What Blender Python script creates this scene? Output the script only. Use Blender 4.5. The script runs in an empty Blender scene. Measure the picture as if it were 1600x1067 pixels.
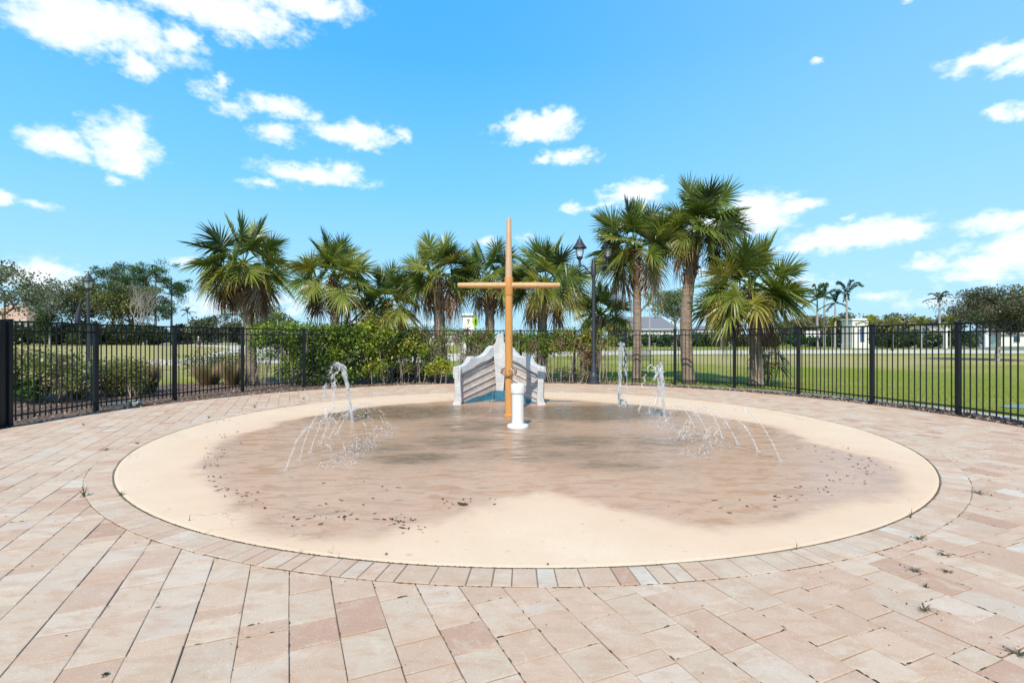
import bpy, math, random
import numpy as np
from mathutils import Vector, Matrix
R = math.radians
PI = math.pi
scn = bpy.context.scene
COL = scn.collection
EYE = 1.47
F = 794.0            # focal length in photograph pixels (1600 wide)
HZ = 531.0           # horizon row

# ------------------------------------------------------------------ camera
cam_d = bpy.data.cameras.new('camera')
cam = bpy.data.objects.new('camera', cam_d)
COL.objects.link(cam)
cam.location = (0, 0, EYE)
cam.rotation_euler = (R(90), 0, 0)
cam_d.sensor_width = 36
cam_d.lens = 36 * F / 1600
cam_d.shift_y = -(533.5 - HZ) / 1600
cam_d.clip_end = 3000
scn.camera = cam

# ------------------------------------------------------------------ sun and sky
SUN_EL = R(47)
hv = Vector((0.215, 0.977)).normalized()
sv = Vector((hv.x * math.cos(SUN_EL), hv.y * math.cos(SUN_EL), -math.sin(SUN_EL)))
sun_d = bpy.data.lights.new('sun', 'SUN')
sun_d.energy = 4.3
sun_d.angle = R(0.5)
sun_d.color = (1.0, 0.925, 0.77)
sun = bpy.data.objects.new('sun', sun_d)
sun.rotation_euler = sv.to_track_quat('-Z', 'Y').to_euler()
sun.location = (0, -20, 30)
COL.objects.link(sun)
scn.view_settings.view_transform = 'Standard'
scn.view_settings.look = 'None'
scn.view_settings.exposure = 0.28
scn.view_settings.gamma = 1
scn.cycles.max_bounces = 8
scn.cycles.transparent_max_bounces = 24
scn.cycles.caustics_reflective = False
scn.cycles.caustics_refractive = False

world = bpy.data.worlds.new("World")
scn.world = world
world.use_nodes = True
wt = world.node_tree
wt.nodes.clear()


class NT:
    """small helper for node trees"""
    def __init__(s, t):
        s.t = t
    def n(s, typ, **kw):
        nd = s.t.nodes.new(typ)
        for k, v in kw.items():
            setattr(nd, k, v)
        return nd
    def link(s, a, b):
        s.t.links.new(a, b)
    def put(s, sock, v):
        if isinstance(v, bpy.types.NodeSocket):
            s.t.links.new(v, sock)
        elif v is not None:
            if hasattr(sock.default_value, '__len__') and not hasattr(v, '__len__'):
                v = (v,) * len(sock.default_value)
            if hasattr(sock.default_value, '__len__') and len(sock.default_value) == 4 and len(v) == 3:
                v = tuple(v) + (1,)
            sock.default_value = v
    def math(s, op, a, b=None, c=None, clamp=False):
        nd = s.n('ShaderNodeMath', operation=op, use_clamp=clamp)
        s.put(nd.inputs[0], a)
        if b is not None: s.put(nd.inputs[1], b)
        if c is not None: s.put(nd.inputs[2], c)
        return nd.outputs[0]
    def vec(s, op, a, b=None):
        nd = s.n('ShaderNodeVectorMath', operation=op)
        s.put(nd.inputs[0], a)
        if b is not None: s.put(nd.inputs[1], b)
        return nd.outputs['Value'] if op in ('LENGTH', 'DOT_PRODUCT', 'DISTANCE') else nd.outputs['Vector']
    def mix(s, f, a, b, blend='MIX'):
        nd = s.n('ShaderNodeMix', data_type='RGBA', blend_type=blend)
        s.put(nd.inputs[0], f); s.put(nd.inputs[6], a); s.put(nd.inputs[7], b)
        return nd.outputs[2]
    def smooth(s, x, lo, hi, a=0.0, b=1.0):
        nd = s.n('ShaderNodeMapRange', interpolation_type='SMOOTHSTEP')
        s.put(nd.inputs[0], x); s.put(nd.inputs[1], lo); s.put(nd.inputs[2], hi)
        s.put(nd.inputs[3], a); s.put(nd.inputs[4], b)
        return nd.outputs[0]
    def noise(s, vec, scale, detail=4, rough=0.55, dist=0.0, col=False, dim='3D'):
        nd = s.n('ShaderNodeTexNoise', noise_dimensions=dim)
        if vec is not None: s.link(vec, nd.inputs['Vector'])
        nd.inputs['Scale'].default_value = scale
        nd.inputs['Detail'].default_value = detail
        nd.inputs['Roughness'].default_value = rough
        nd.inputs['Distortion'].default_value = dist
        return nd.outputs[1 if col else 0]
    def scale(s, vec, sc, rot=(0, 0, 0), loc=(0, 0, 0)):
        nd = s.n('ShaderNodeMapping')
        s.link(vec, nd.inputs[0])
        nd.inputs['Location'].default_value = loc
        nd.inputs['Rotation'].default_value = rot
        nd.inputs['Scale'].default_value = sc
        return nd.outputs[0]
    def attr(s, name, out='Fac'):
        nd = s.n('ShaderNodeAttribute', attribute_name=name)
        return nd.outputs[out]
    def ramp(s, fac, stops):
        nd = s.n('ShaderNodeValToRGB')
        s.put(nd.inputs[0], fac)
        el = nd.color_ramp.elements
        while len(el) < len(stops): el.new(0.5)
        for e, (p, c) in zip(el, stops):
            e.position = p
            e.color = tuple(c) + (1,) if len(c) == 3 else c
        return nd.outputs[0]


def az_el(px, py):
    az = math.atan((px - 800) / F)
    el = math.atan((HZ - py) / F * math.cos(az))
    return az, el

CLOUDS = [  # column, row, half width, half height, weight
    (150, 32, 178, 48, 1), (340, 14, 165, 44, 1), (470, -2, 110, 30, 1), (90, 40, 95, 42, 1), (215, 106, 44, 24, .85),
    (285, 62, 42, 26, .9), (262, 95, 64, 18, .55),
    (192, 228, 62, 52, 1), (92, 224, 74, 30, 1), (190, 258, 48, 22, .9), (175, 287, 20, 11, .45),
    (325, 142, 34, 15, .55), (350, 132, 16, 14, .6), (355, 170, 36, 14, .5), (440, 170, 70, 20, .75), (430, 210, 44, 18, .75),
    (550, 211, 70, 22, .95), (627, 212, 18, 13, .6), (490, 274, 102, 17, .85), (535, 264, 38, 14, .8), (415, 288, 46, 10, .5),
    (0, 311, 34, 13, .7), (60, 318, 40, 9, .55),
    (838, 201, 72, 25, 1), (868, 186, 36, 20, 1), (890, 245, 52, 12, .75), (850, 251, 32, 9, .6),
    (992, 302, 54, 24, .95), (950, 318, 44, 7, .5), (893, 325, 24, 11, .6),
    (1185, 332, 72, 32, 1), (1245, 323, 56, 13, .85), (1130, 345, 60, 30, .9), (1330, 368, 125, 24, 1), (1405, 360, 54, 21, 1),
    (1285, 384, 90, 16, .85), (1332, 338, 18, 6, .5),
    (1545, 88, 90, 20, .95), (1610, 92, 60, 24, 1), (1560, 176, 32, 12, .7), (1600, 170, 24, 16, .7),
    (1570, 346, 76, 20, .8), (1450, 408, 40, 13, .6), (1540, 412, 110, 34, .75), (1600, 392, 80, 46, .85), (1500, 432, 80, 14, .5),
    (1380, 465, 50, 8, .45), (1230, 440, 90, 16, .4), (1480, 470, 120, 14, .4), (1120, 425, 60, 16, .45), (1280, 90, 16, 6, .55), (1418, 3, 18, 10, .55),
    (62, 430, 66, 30, .95), (288, 408, 28, 12, .6), (345, 478, 95, 26, .55), (440, 478, 120, 24, .4), (760, 378, 30, 9, .4), (820, 370, 26, 8, .35),
    (600, 500, 120, 16, .35), (990, 510, 110, 18, .3),
]


def build_world():
    W = NT(wt)
    sky = W.n('ShaderNodeTexSky', sky_type='NISHITA')
    sky.sun_disc = False
    sky.sun_elevation = SUN_EL
    sky.sun_rotation = math.atan2(-sv.x, -sv.y)
    sky.altitude = 0
    sky.air_density = 1.0
    sky.dust_density = 0.6
    sky.ozone_density = 1.6
    tc = W.n('ShaderNodeTexCoord').outputs['Generated']
    d = W.vec('NORMALIZE', tc)
    sep = W.n('ShaderNodeSeparateXYZ'); W.link(d, sep.inputs[0])
    az = W.math('ARCTAN2', sep.outputs[0], sep.outputs[1])
    el = W.math('ARCSINE', sep.outputs[2])
    comb = W.n('ShaderNodeCombineXYZ')
    W.link(az, comb.inputs[0]); W.link(el, comb.inputs[1])
    p = comb.outputs[0]
    # wispy warp of the coordinates so the outlines break up
    wv = W.noise(W.scale(p, (1, 1.6, 1)), 16, 5, 0.6, col=True)
    wv = W.vec('SUBTRACT', wv, (0.5, 0.5, 0.5))
    wv = W.vec('MULTIPLY', wv, (0.075, 0.042, 0))
    q = W.vec('ADD', p, wv)
    best = None
    for cx, cy, rx, ry, wgt in CLOUDS:
        a0, e0 = az_el(cx, cy)
        a1, _ = az_el(cx + rx, cy)
        a2, _ = az_el(cx - rx, cy)
        _, e1 = az_el(cx, cy - ry)
        ra, re = abs(a1 - a2) / 2 * 1.15, abs(e1 - e0) * 1.22
        v = W.vec('SUBTRACT', q, (a0, e0, 0))
        v = W.vec('MULTIPLY', v, (1 / ra, 1 / re, 0))
        l = W.vec('LENGTH', v)
        m = W.math('MULTIPLY_ADD', l, -wgt, wgt)
        best = m if best is None else W.math('MAXIMUM', best, m)
    fine = W.noise(W.scale(p, (1, 1.5, 1)), 34, 7, 0.62)
    fine = W.math('SUBTRACT', fine, 0.5)
    dens = W.math('SUBTRACT', W.math('MULTIPLY_ADD', fine, 1.25, best), .04)
    mask = W.smooth(dens, -0.04, 0.72)
    thick = W.smooth(dens, 0.25, 0.8)
    hs = W.n('ShaderNodeHueSaturation')
    hs.inputs['Saturation'].default_value = SKY_SAT
    hs.inputs['Value'].default_value = 1.0
    hs.inputs['Hue'].default_value = 0.5
    W.link(sky.outputs[0], hs.inputs['Color'])
    nish = W.mix(1.0, hs.outputs[0], SKY_TINT, 'MULTIPLY')
    clear = W.ramp(el, [(0.0, (2.7, 4.6, 5.9)), (0.10, (2.5, 4.8, 6.4)), (0.28, (1.3, 4.1, 6.8)), (0.50, (.55, 3.15, 6.7)), (1.0, (.25, 2.1, 5.2))])
    side = W.smooth(az, -.2, .9)
    clear = W.mix(W.math('MULTIPLY', side, .35), clear, (3.1, 5.0, 6.6, 1))
    skyc = W.mix(0.9, nish, clear)
    # clouds white, slightly grey where thick and low
    soft = W.noise(p, 9, 4, 0.6)
    body = W.mix(W.math('MULTIPLY', thick, soft), (7.3, 7.4, 7.6, 1), (5.6, 6.0, 6.6, 1))
    final = W.mix(W.math('MULTIPLY', mask, 0.95), skyc, body)
    bg = W.n('ShaderNodeBackground')
    W.link(final, bg.inputs[0])
    bg.inputs[1].default_value = 0.14
    out = W.n('ShaderNodeOutputWorld')
    W.link(bg.outputs[0], out.inputs[0])

SKY_SAT = 1.0
SKY_TINT = (.9, 1.1, 1.2, 1)
build_world()

# ------------------------------------------------------------------ helpers
def G(px, py):
    """ground point seen at a photograph pixel"""
    d = F * EYE / (py - HZ)
    return ((px - 800) * d / F, d)

def at(px, py, d):
    return Vector(((px - 800) * d / F, d, EYE + (HZ - py) * d / F))


class MB:
    def __init__(s):
        s.v = []; s.f = []; s.c = []; s.n = 0
    def add(s, verts, faces, col=None):
        b = s.n
        s.v.append(np.asarray(verts, dtype=float).reshape(-1, 3))
        k = len(s.v[-1])
        s.f.extend([tuple(i + b for i in f) for f in faces])
        s.c.append(np.tile(np.array(col if col is not None else (1, 1, 1), dtype=float), (k, 1)) if col is None or np.ndim(col) == 1 else np.asarray(col, dtype=float))
        s.n += k
        return s
    def box(s, c, size, rotz=0, col=None, M=None):
        x, y, z = [q / 2 for q in size]
        vs = [Vector((i * x, j * y, k * z)) for i in (-1, 1) for j in (-1, 1) for k in (-1, 1)]
        rm = M if M is not None else Matrix.Rotation(rotz, 3, 'Z')
        vs = [rm @ v + Vector(c) for v in vs]
        s.add([tuple(v) for v in vs], [(0, 1, 3, 2), (4, 6, 7, 5), (0, 4, 5, 1), (2, 3, 7, 6), (0, 2, 6, 4), (1, 5, 7, 3)], col)
        return s
    def tube(s, pts, rad, n=8, col=None, cap=True):
        pts = [Vector(p) for p in pts]
        if not hasattr(rad, '__len__'): rad = [rad] * len(pts)
        vs, fs = [], []
        prev = None
        for i, p in enumerate(pts):
            t = (pts[min(i + 1, len(pts) - 1)] - pts[max(i - 1, 0)])
            if t.length < 1e-9: t = Vector((0, 0, 1))
            t.normalize()
            if prev is None:
                up = Vector((0, 0, 1)) if abs(t.z) < .9 else Vector((1, 0, 0))
                a = t.cross(up).normalized()
            else:
                a = (prev - t * prev.dot(t)).normalized()
            prev = a
            b = t.cross(a)
            for k in range(n):
                an = 2 * PI * k / n
                vs.append(tuple(p + (a * math.cos(an) + b * math.sin(an)) * rad[i]))
        for i in range(len(pts) - 1):
            for k in range(n):
                k2 = (k + 1) % n
                fs.append((i * n + k, i * n + k2, (i + 1) * n + k2, (i + 1) * n + k))
        if cap:
            fs.append(tuple(range(n - 1, -1, -1)))
            fs.append(tuple((len(pts) - 1) * n + k for k in range(n)))
        s.add(vs, fs, col)
        return s
    def lathe(s, prof, c=(0, 0, 0), n=24, col=None, jitter=0, square=False):
        vs, fs = [], []
        for r, z in prof:
            for k in range(n):
                an = 2 * PI * k / n + (PI / 4 if square else 0)
                vs.append((c[0] + r * math.cos(an), c[1] + r * math.sin(an), c[2] + z))
        for i in range(len(prof) - 1):
            for k in range(n):
                k2 = (k + 1) % n
                fs.append((i * n + k, i * n + k2, (i + 1) * n + k2, (i + 1) * n + k))
        fs.append(tuple(range(n - 1, -1, -1)))
        fs.append(tuple((len(prof) - 1) * n + k for k in range(n)))
        s.add(vs, fs, col)
        return s
    def leaves(s, cen, size, rng, col, aspect=0.5, up=0.3, cvar=0.25, dirs=None):
        """many small folded diamond leaves; cen (n,3)"""
        cen = np.asarray(cen, dtype=float).reshape(-1, 3)
        n = len(cen)
        if n == 0: return s
        d = rng.normal(size=(n, 3)) if dirs is None else dirs + rng.normal(size=(n, 3)) * .3
        d[:, 2] += up * rng.random(n)
        d /= np.linalg.norm(d, axis=1, keepdims=True)
        o = rng.normal(size=(n, 3))
        w = np.cross(d, o); w /= np.linalg.norm(w, axis=1, keepdims=True) + 1e-9
        L = size * (0.6 + 0.8 * rng.random((n, 1)))
        a = cen - d * L * .5
        b = cen + w * L * aspect * .5
        c = cen + d * L * .5
        e = cen - w * L * aspect * .5
        vs = np.stack([a, b, c, e], 1).reshape(-1, 3)
        col = np.asarray(col, dtype=float)
        if col.ndim == 1: col = np.tile(col, (n, 1))
        col = col * (1 + cvar * (rng.random((n, 1)) * 2 - 1))
        cs = np.repeat(np.clip(col, 0, 1), 4, axis=0)
        i0 = np.arange(n) * 4
        s.add(vs, [(int(i), int(i) + 1, int(i) + 2, int(i) + 3) for i in i0], cs)
        return s
    def build(s, name, m, parent=None, smooth=False, loc=None):
        me = bpy.data.meshes.new(name)
        v = np.concatenate(s.v) if s.v else np.zeros((0, 3))
        if loc is not None: v = v - np.array(loc)
        me.from_pydata([tuple(x) for x in v.tolist()], [], s.f)
        ca = me.color_attributes.new('Col', 'FLOAT_COLOR', 'POINT')
        c = np.concatenate(s.c)
        ca.data.foreach_set('color', np.concatenate([c, np.ones((len(c), 1))], 1).astype(np.float32).ravel())
        me.materials.append(m)
        if smooth:
            me.polygons.foreach_set('use_smooth', [True] * len(me.polygons))
        me.update()
        o = bpy.data.objects.new(name, me)
        if loc is not None: o.location = loc
        COL.objects.link(o)
        if parent is not None: o.parent = parent
        return o


def tag(o, label=None, cat=None, group=None, kind=None):
    if label: o['label'] = label
    if cat: o['category'] = cat
    if group: o['group'] = group
    if kind: o['kind'] = kind
    return o

def thing(name, label, cat, loc=(0, 0, 0), rz=0, group=None):
    o = bpy.data.objects.new(name, None)
    o.empty_display_size = .2
    o.location = loc
    o.rotation_euler = (0, 0, rz)
    COL.objects.link(o)
    return tag(o, label, cat, group)

def bevel(o, w=0.01, seg=2):
    m = o.modifiers.new('b', 'BEVEL'); m.width = w; m.segments = seg; m.limit_method = 'ANGLE'
    return o

def smooth_by_angle(o, ang=40):
    me = o.data
    me.polygons.foreach_set('use_smooth', [True] * len(me.polygons))
    try:
        me.set_sharp_from_angle(angle=R(ang))
    except Exception:
        pass
    return o

# ------------------------------------------------------------------ materials
def new_mat(name):
    m = bpy.data.materials.new(name)
    m.use_nodes = True
    N = NT(m.node_tree)
    b = m.node_tree.nodes['Principled BSDF']
    return m, N, b

def bump(N, b, h, strength=0.3, dist=0.01):
    bp = N.n('ShaderNodeBump')
    bp.inputs['Strength'].default_value = strength
    bp.inputs['Distance'].default_value = dist
    N.link(h, bp.inputs['Height'])
    N.link(bp.outputs[0], b.inputs['Normal'])

def simple(name, col, rough=0.5, metal=0, var=0.12, scale=8, bstr=0.0, spec=0.5, use_col=False):
    m, N, b = new_mat(name)
    g = N.n('ShaderNodeTexCoord').outputs['Object']
    nz = N.noise(g, scale, 5, 0.6)
    f = N.math('MULTIPLY_ADD', nz, 2 * var, 1 - var)
    base = N.attr('Col', 'Color') if use_col else None
    if use_col:
        base = N.mix(1, base, col, 'MULTIPLY')
    else:
        base = col
    c = N.mix(1, base, f, 'MULTIPLY')
    # the factor drives a grey multiplier
    N.link(c, b.inputs['Base Color'])
    N.put(b.inputs['Roughness'], N.math('MULTIPLY_ADD', nz, 0.2, rough - .1, clamp=True))
    b.inputs['Metallic'].default_value = metal
    b.inputs['Specular IOR Level'].default_value = spec
    if bstr: bump(N, b, N.noise(g, scale * 4, 5, .6), bstr, 0.01)
    return m

def leaf_mat(name, trans=0.3, rough=0.45, spec=0.4):
    """foliage: vertex colour, some light passing through"""
    m, N, b = new_mat(name)
    c = N.attr('Col', 'Color')
    N.link(c, b.inputs['Base Color'])
    b.inputs['Roughness'].default_value = rough
    b.inputs['Specular IOR Level'].default_value = spec
    t = N.n('ShaderNodeBsdfTranslucent')
    tc = N.mix(1, c, (1.5, 1.5, .6, 1), 'MULTIPLY')
    N.link(tc, t.inputs[0])
    mx = N.n('ShaderNodeMixShader')
    mx.inputs[0].default_value = trans
    N.link(b.outputs[0], mx.inputs[1]); N.link(t.outputs[0], mx.inputs[2])
    out = [n for n in m.node_tree.nodes if n.type == 'OUTPUT_MATERIAL'][0]
    N.link(mx.outputs[0], out.inputs[0])
    return m

M = {}
M['leaf'] = leaf_mat('foliage')
M['frond'] = leaf_mat('palm_frond', 0.22, 0.38, 0.5)
M['dead'] = leaf_mat('dry_frond', 0.15, 0.8, 0.2)
M['black_metal'] = simple('black_painted_aluminium', (0.008, 0.010, 0.014, 1), 0.45, 0, 0.2, 5, spec=.35)
M['lamp_metal'] = simple('charcoal_cast_metal', (0.03, 0.035, 0.045, 1), 0.5, 0, 0.2, 8, .1)
M['white_plastic'] = simple('white_plastic', (0.70, 0.70, 0.69, 1), 0.32, 0, 0.06, 6)
M['bark'] = simple('bark', (0.22, 0.17, 0.13, 1), 0.9, 0, 0.4, 6, 0.5)
M['grey_bark'] = simple('grey_bark', (0.36, 0.32, 0.28, 1), 0.9, 0, 0.3, 8, 0.4)
M['twig'] = simple('dry_twig', (0.33, 0.27, 0.23, 1), 0.9, 0, 0.3, 12)
M['vc_matte'] = simple('matte_painted', (1, 1, 1, 1), 0.8, 0, 0.08, 3, use_col=True)
M['vc_semi'] = simple('semi_gloss_painted', (1, 1, 1, 1), 0.45, 0, 0.08, 6, use_col=True)
M['roof'] = simple('grey_shingle_roof', (0.17, 0.17, 0.185, 1), 0.85, 0, 0.15, 3)
M['roof_red'] = simple('clay_tile_roof', (0.42, 0.27, 0.2, 1), 0.85, 0, 0.2, 3)
M['stucco'] = simple('white_stucco', (0.72, 0.70, 0.66, 1), 0.85, 0, 0.06, 4)
M['dark_glass'] = simple('dark_window_glass', (0.04, 0.06, 0.09, 1), 0.1, 0, 0.1, 2)

# ---- palm trunk
def mat_trunk():
    m, N, b = new_mat('palm_trunk')
    g = N.n('ShaderNodeTexCoord').outputs['Object']
    rings = N.noise(N.scale(g, (1.2, 1.2, 9)), 3.2, 5, 0.65, .6)
    fib = N.noise(N.scale(g, (14, 14, 1.5)), 3, 4, .6)
    c = N.ramp(rings, [(0.3, (0.10, 0.065, 0.045)), (0.5, (0.27, 0.20, 0.15)), (0.72, (0.42, 0.34, 0.27))])
    c = N.mix(0.35, c, N.ramp(fib, [(.3, (.12, .08, .06)), (.7, (.48, .38, .3))]))
    c = N.mix(1, c, N.attr('Col', 'Color'), 'MULTIPLY')
    N.link(c, b.inputs['Base Color'])
    b.inputs['Roughness'].default_value = 0.9
    h = N.math('ADD', rings, N.math('MULTIPLY', fib, .5))
    bump(N, b, h, 0.9, 0.04)
    return m
M['trunk'] = mat_trunk()

# ---- pavers
def mat_paver():
    m, N, b = new_mat('concrete_pavers')
    g = N.n('ShaderNodeTexCoord').outputs['Object']
    c = N.attr('Col', 'Color')
    grain = N.noise(g, 260, 3, .7)
    blotch = N.noise(N.scale(g, (1, 1, 1), rot=(0, 0, R(23.6))), 2.2, 5, .6)
    stn = N.scale(g, (5.0, 12.0, 1), rot=(0, 0, R(20)))
    streak = N.noise(stn, 1.0, 5, .6, 0.4)
    c = N.mix(N.smooth(streak, .45, .66, 0, .6), c, (0.53, 0.32, 0.205, 1))
    c = N.mix(N.smooth(blotch, .5, .72, 0, .5), c, (0.67, 0.54, 0.435, 1))
    chips = N.noise(g, 90, 2, .5)
    c = N.mix(N.smooth(chips, .62, .7, 0, .45), c, (0.78, 0.72, 0.64, 1))
    c = N.mix(N.smooth(grain, .35, .65, .36, 0), c, (0.28, 0.20, 0.15, 1))
    wear = N.noise(g, .55, 7, .72)
    c = N.mix(N.smooth(wear, .45, .75, 0, .25), c, (.46, .32, .22, 1))
    c = N.mix(N.smooth(N.noise(g, 5.5, 6, .75, .6), .5, .7, 0, .32), c, (.70, .58, .47, 1))
    c = N.mix(N.smooth(N.noise(g, 7, 5, .75), .54, .78, 0, .5), c, (.40, .29, .21, 1))
    N.link(c, b.inputs['Base Color'])
    b.inputs['Roughness'].default_value = 0.88
    b.inputs['Specular IOR Level'].default_value = 0.25
    dirt = N.noise(g, .45, 6, .7)
    bump(N, b, N.math('ADD', grain, N.math('MULTIPLY', blotch, .8)), .5, .005)
    return m
M['paver'] = mat_paver()

# ---- splash pad concrete
def mat_pad():
    m, N, b = new_mat('splash_pad_surface')
    g = N.n('ShaderNodeTexCoord').outputs['Object']
    wet = N.attr('wet')
    alg = N.attr('algae')
    n1 = N.noise(g, 1.6, 5, .62)
    n2 = N.noise(N.scale(g, (1.0, 2.6, 1)), 2.4, 6, .65, .5)
    n3 = N.noise(g, 28, 5, .7)
    w = N.math('ADD', wet, N.math('MULTIPLY_ADD', N.noise(g, .9, 7, .6), 1.0, -0.5))
    wm = N.smooth(w, -0.20, 0.12)
    fringe = N.math('MULTIPLY', N.smooth(w, -0.9, -0.02), N.math('SUBTRACT', 1, wm))
    deep = N.smooth(w, .3, 2.2)
    dry = N.mix(N.smooth(n1, .3, .7), (0.69, 0.50, 0.345, 1), (0.735, 0.545, 0.385, 1))
    dry = N.mix(N.smooth(n3, .45, .8, 0, .3), dry, (.56, .42, .30, 1))
    dry = N.mix(N.smooth(N.noise(g, 150, 3, .7), .5, .75, 0, .3), dry, (.45, .33, .23, 1))
    dry = N.mix(N.smooth(N.noise(g, .7, 7, .75, 1.0), .5, .8, 0, .35), dry, (.60, .44, .30, 1))
    dry = N.mix(N.math('MULTIPLY', fringe, .45), dry, (.66, .43, .28, 1))
    wetc = N.mix(N.smooth(n2, .35, .65), (0.49, 0.28, 0.17, 1), (0.62, 0.40, 0.265, 1))
    wetc = N.mix(N.math('MULTIPLY', deep, .45), wetc, (.45, .275, .175, 1))
    am = N.math('ADD', N.math('MULTIPLY', alg, 1.15), N.math('MULTIPLY_ADD', n2, 1.7, -0.82))
    am = N.smooth(am, 0.0, .62)
    am = N.math('MULTIPLY', am, N.smooth(N.noise(N.scale(g, (3, 9, 1)), 3.0, 6, .7), .25, .6, .45, 1))
    wetc = N.mix(N.math('MULTIPLY', am, .85), wetc, (.13, .085, .045, 1))
    # pale scoured streaks
    wetc = N.mix(N.smooth(N.noise(N.scale(g, (1, 4, 1)), 1.3, 5, .7, .8), .56, .7, 0, .35), wetc, (.64, .46, .32, 1))
    c = N.mix(wm, dry, wetc)
    spots = N.noise(g, 12, 3, .5)
    c = N.mix(N.smooth(spots, .66, .74, 0, .35), c, (.33, .22, .14, 1))
    # old hairline cracks
    vr = N.n('ShaderNodeTexVoronoi', feature='DISTANCE_TO_EDGE')
    wv = N.vec('ADD', g, N.vec('MULTIPLY', N.noise(g, 1.5, 5, .7, col=True), (.9, .9, 0)))
    N.link(wv, vr.inputs['Vector']); vr.inputs['Scale'].default_value = 0.33
    cr = N.smooth(vr.outputs['Distance'], 0.0008, 0.0035, 1, 0)
    cr = N.math('MULTIPLY', cr, N.smooth(N.noise(g, .8, 2, .5), .44, .56))
    c = N.mix(N.math('MULTIPLY', cr, .45), c, (.28, .2, .14, 1))
    N.link(c, b.inputs['Base Color'])
    r = N.math('MULTIPLY_ADD', N.smooth(n2, .3, .7), .30, .16)
    r = N.mix(wm, (.8, .8, .8, 1), r)
    N.link(r, b.inputs['Roughness'])
    N.put(b.inputs['Specular IOR Level'], N.math('MULTIPLY_ADD', wm, .06, .22))
    bump(N, b, N.math('ADD', N.math('MULTIPLY', n3, 1.0), N.math('MULTIPLY', n1, .6)), .22, .006)
    return m
M['pad'] = mat_pad()

def mat_ground():
    m, N, b = new_mat('lawn_ground')
    g = N.n('ShaderNodeTexCoord').outputs['Object']
    sep = N.n('ShaderNodeSeparateXYZ'); N.link(g, sep.inputs[0])
    n1 = N.noise(g, .16, 4, .6)
    n2 = N.noise(g, 1.3, 5, .65)
    n3 = N.noise(g, 22, 4, .7)
    green = N.mix(n3, (.13, .155, .014, 1), (.27, .29, .05, 1))
    dryc = N.mix(n3, (.29, .24, .085, 1), (.42, .35, .16, 1))
    # dry band beyond the first slope on the right, drier turf to the left
    band = N.math('ABSOLUTE', N.math('SUBTRACT', sep.outputs[1], 39.0))
    band = N.smooth(band, 4, 13, .62, 0)
    band = N.math('MULTIPLY', band, N.smooth(sep.outputs[0], 2, 22))
    left = N.smooth(sep.outputs[0], -8, -20, 0, .5)
    near = N.smooth(sep.outputs[1], 14, 22, 0, .08)
    k = N.math('ADD', N.math('ADD', band, left), near)
    k = N.math('ADD', k, N.math('MULTIPLY_ADD', n1, 1.9, -.86))
    k = N.math('ADD', k, N.math('MULTIPLY_ADD', n2, .8, -.4))
    c = N.mix(N.smooth(k, .0, .75), green, dryc)
    N.link(c, b.inputs['Base Color'])
    b.inputs['Roughness'].default_value = .95
    b.inputs['Specular IOR Level'].default_value = .05
    bump(N, b, N.math('ADD', n3, n2), .5, .04)
    return m
M['ground'] = mat_ground()

def mat_mulch():
    m, N, b = new_mat('mulch')
    g = N.n('ShaderNodeTexCoord').outputs['Object']
    n = N.noise(N.scale(g, (1, 1, 1)), 26, 6, .75, 1.0)
    n2 = N.noise(g, 2.2, 4, .6)
    c = N.ramp(n, [(.3, (.03, .018, .012)), (.5, (.14, .085, .06)), (.68, (.33, .23, .17))])
    c = N.mix(N.smooth(n2, .45, .7, 0, .4), c, (.24, .17, .13, 1))
    N.link(c, b.inputs['Base Color']); b.inputs['Roughness'].default_value = .95
    bump(N, b, n, 1, .03)
    return m
M['mulch'] = mat_mulch()
M['chip'] = simple('bark_chips', (1, 1, 1, 1), .9, 0, .2, 20, use_col=True)
M['joint'] = simple('joint_sand', (0.19, 0.145, 0.10, 1), .95, 0, .4, 30, .3)

def mat_conc(name, c1, c2):
    m, N, b = new_mat(name)
    g = N.n('ShaderNodeTexCoord').outputs['Object']
    n = N.noise(g, .9, 6, .65)
    c = N.mix(n, c1, c2)
    N.link(c, b.inputs['Base Color']); b.inputs['Roughness'].default_value = .9
    bump(N, b, N.noise(g, 40, 4, .6), .3, .005)
    return m
M['concrete'] = mat_conc('path_concrete', (.48, .41, .32, 1), (.58, .51, .41, 1))
M['kerb'] = mat_conc('kerb_concrete', (.33, .32, .31, 1), (.46, .45, .43, 1))
M['asphalt'] = mat_conc('asphalt', (.15, .15, .155, 1), (.21, .21, .21, 1))

def mat_paint(name, c1, c2, rough=.45):
    m, N, b = new_mat(name)
    g = N.n('ShaderNodeTexCoord').outputs['Object']
    n = N.noise(N.scale(g, (6, 6, 1.2)), 2.5, 6, .7)
    n2 = N.noise(g, 40, 4, .6)
    sep = N.n('ShaderNodeSeparateXYZ'); N.link(g, sep.inputs[0])
    c = N.mix(N.smooth(n, .35, .7), c1, c2)
    c = N.mix(N.smooth(n2, .6, .75, 0, .3), c, (.3, .16, .07, 1))
    N.link(c, b.inputs['Base Color']); b.inputs['Roughness'].default_value = rough
    bump(N, b, n2, .1, .003)
    return m
M['mast_orange'] = mat_paint('orange_tan_paint', (.52, .225, .055, 1), (.60, .285, .085, 1), .4)
M['mast_faded'] = mat_paint('faded_tan_paint', (.52, .33, .21, 1), (.60, .38, .24, 1), .55)
M['yard'] = mat_paint('yard_tan_paint', (.52, .29, .12, 1), (.58, .36, .18, 1), .5)
M['rust_brown'] = mat_paint('brown_hoop', (.16, .08, .045, 1), (.26, .13, .07, 1), .5)

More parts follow.
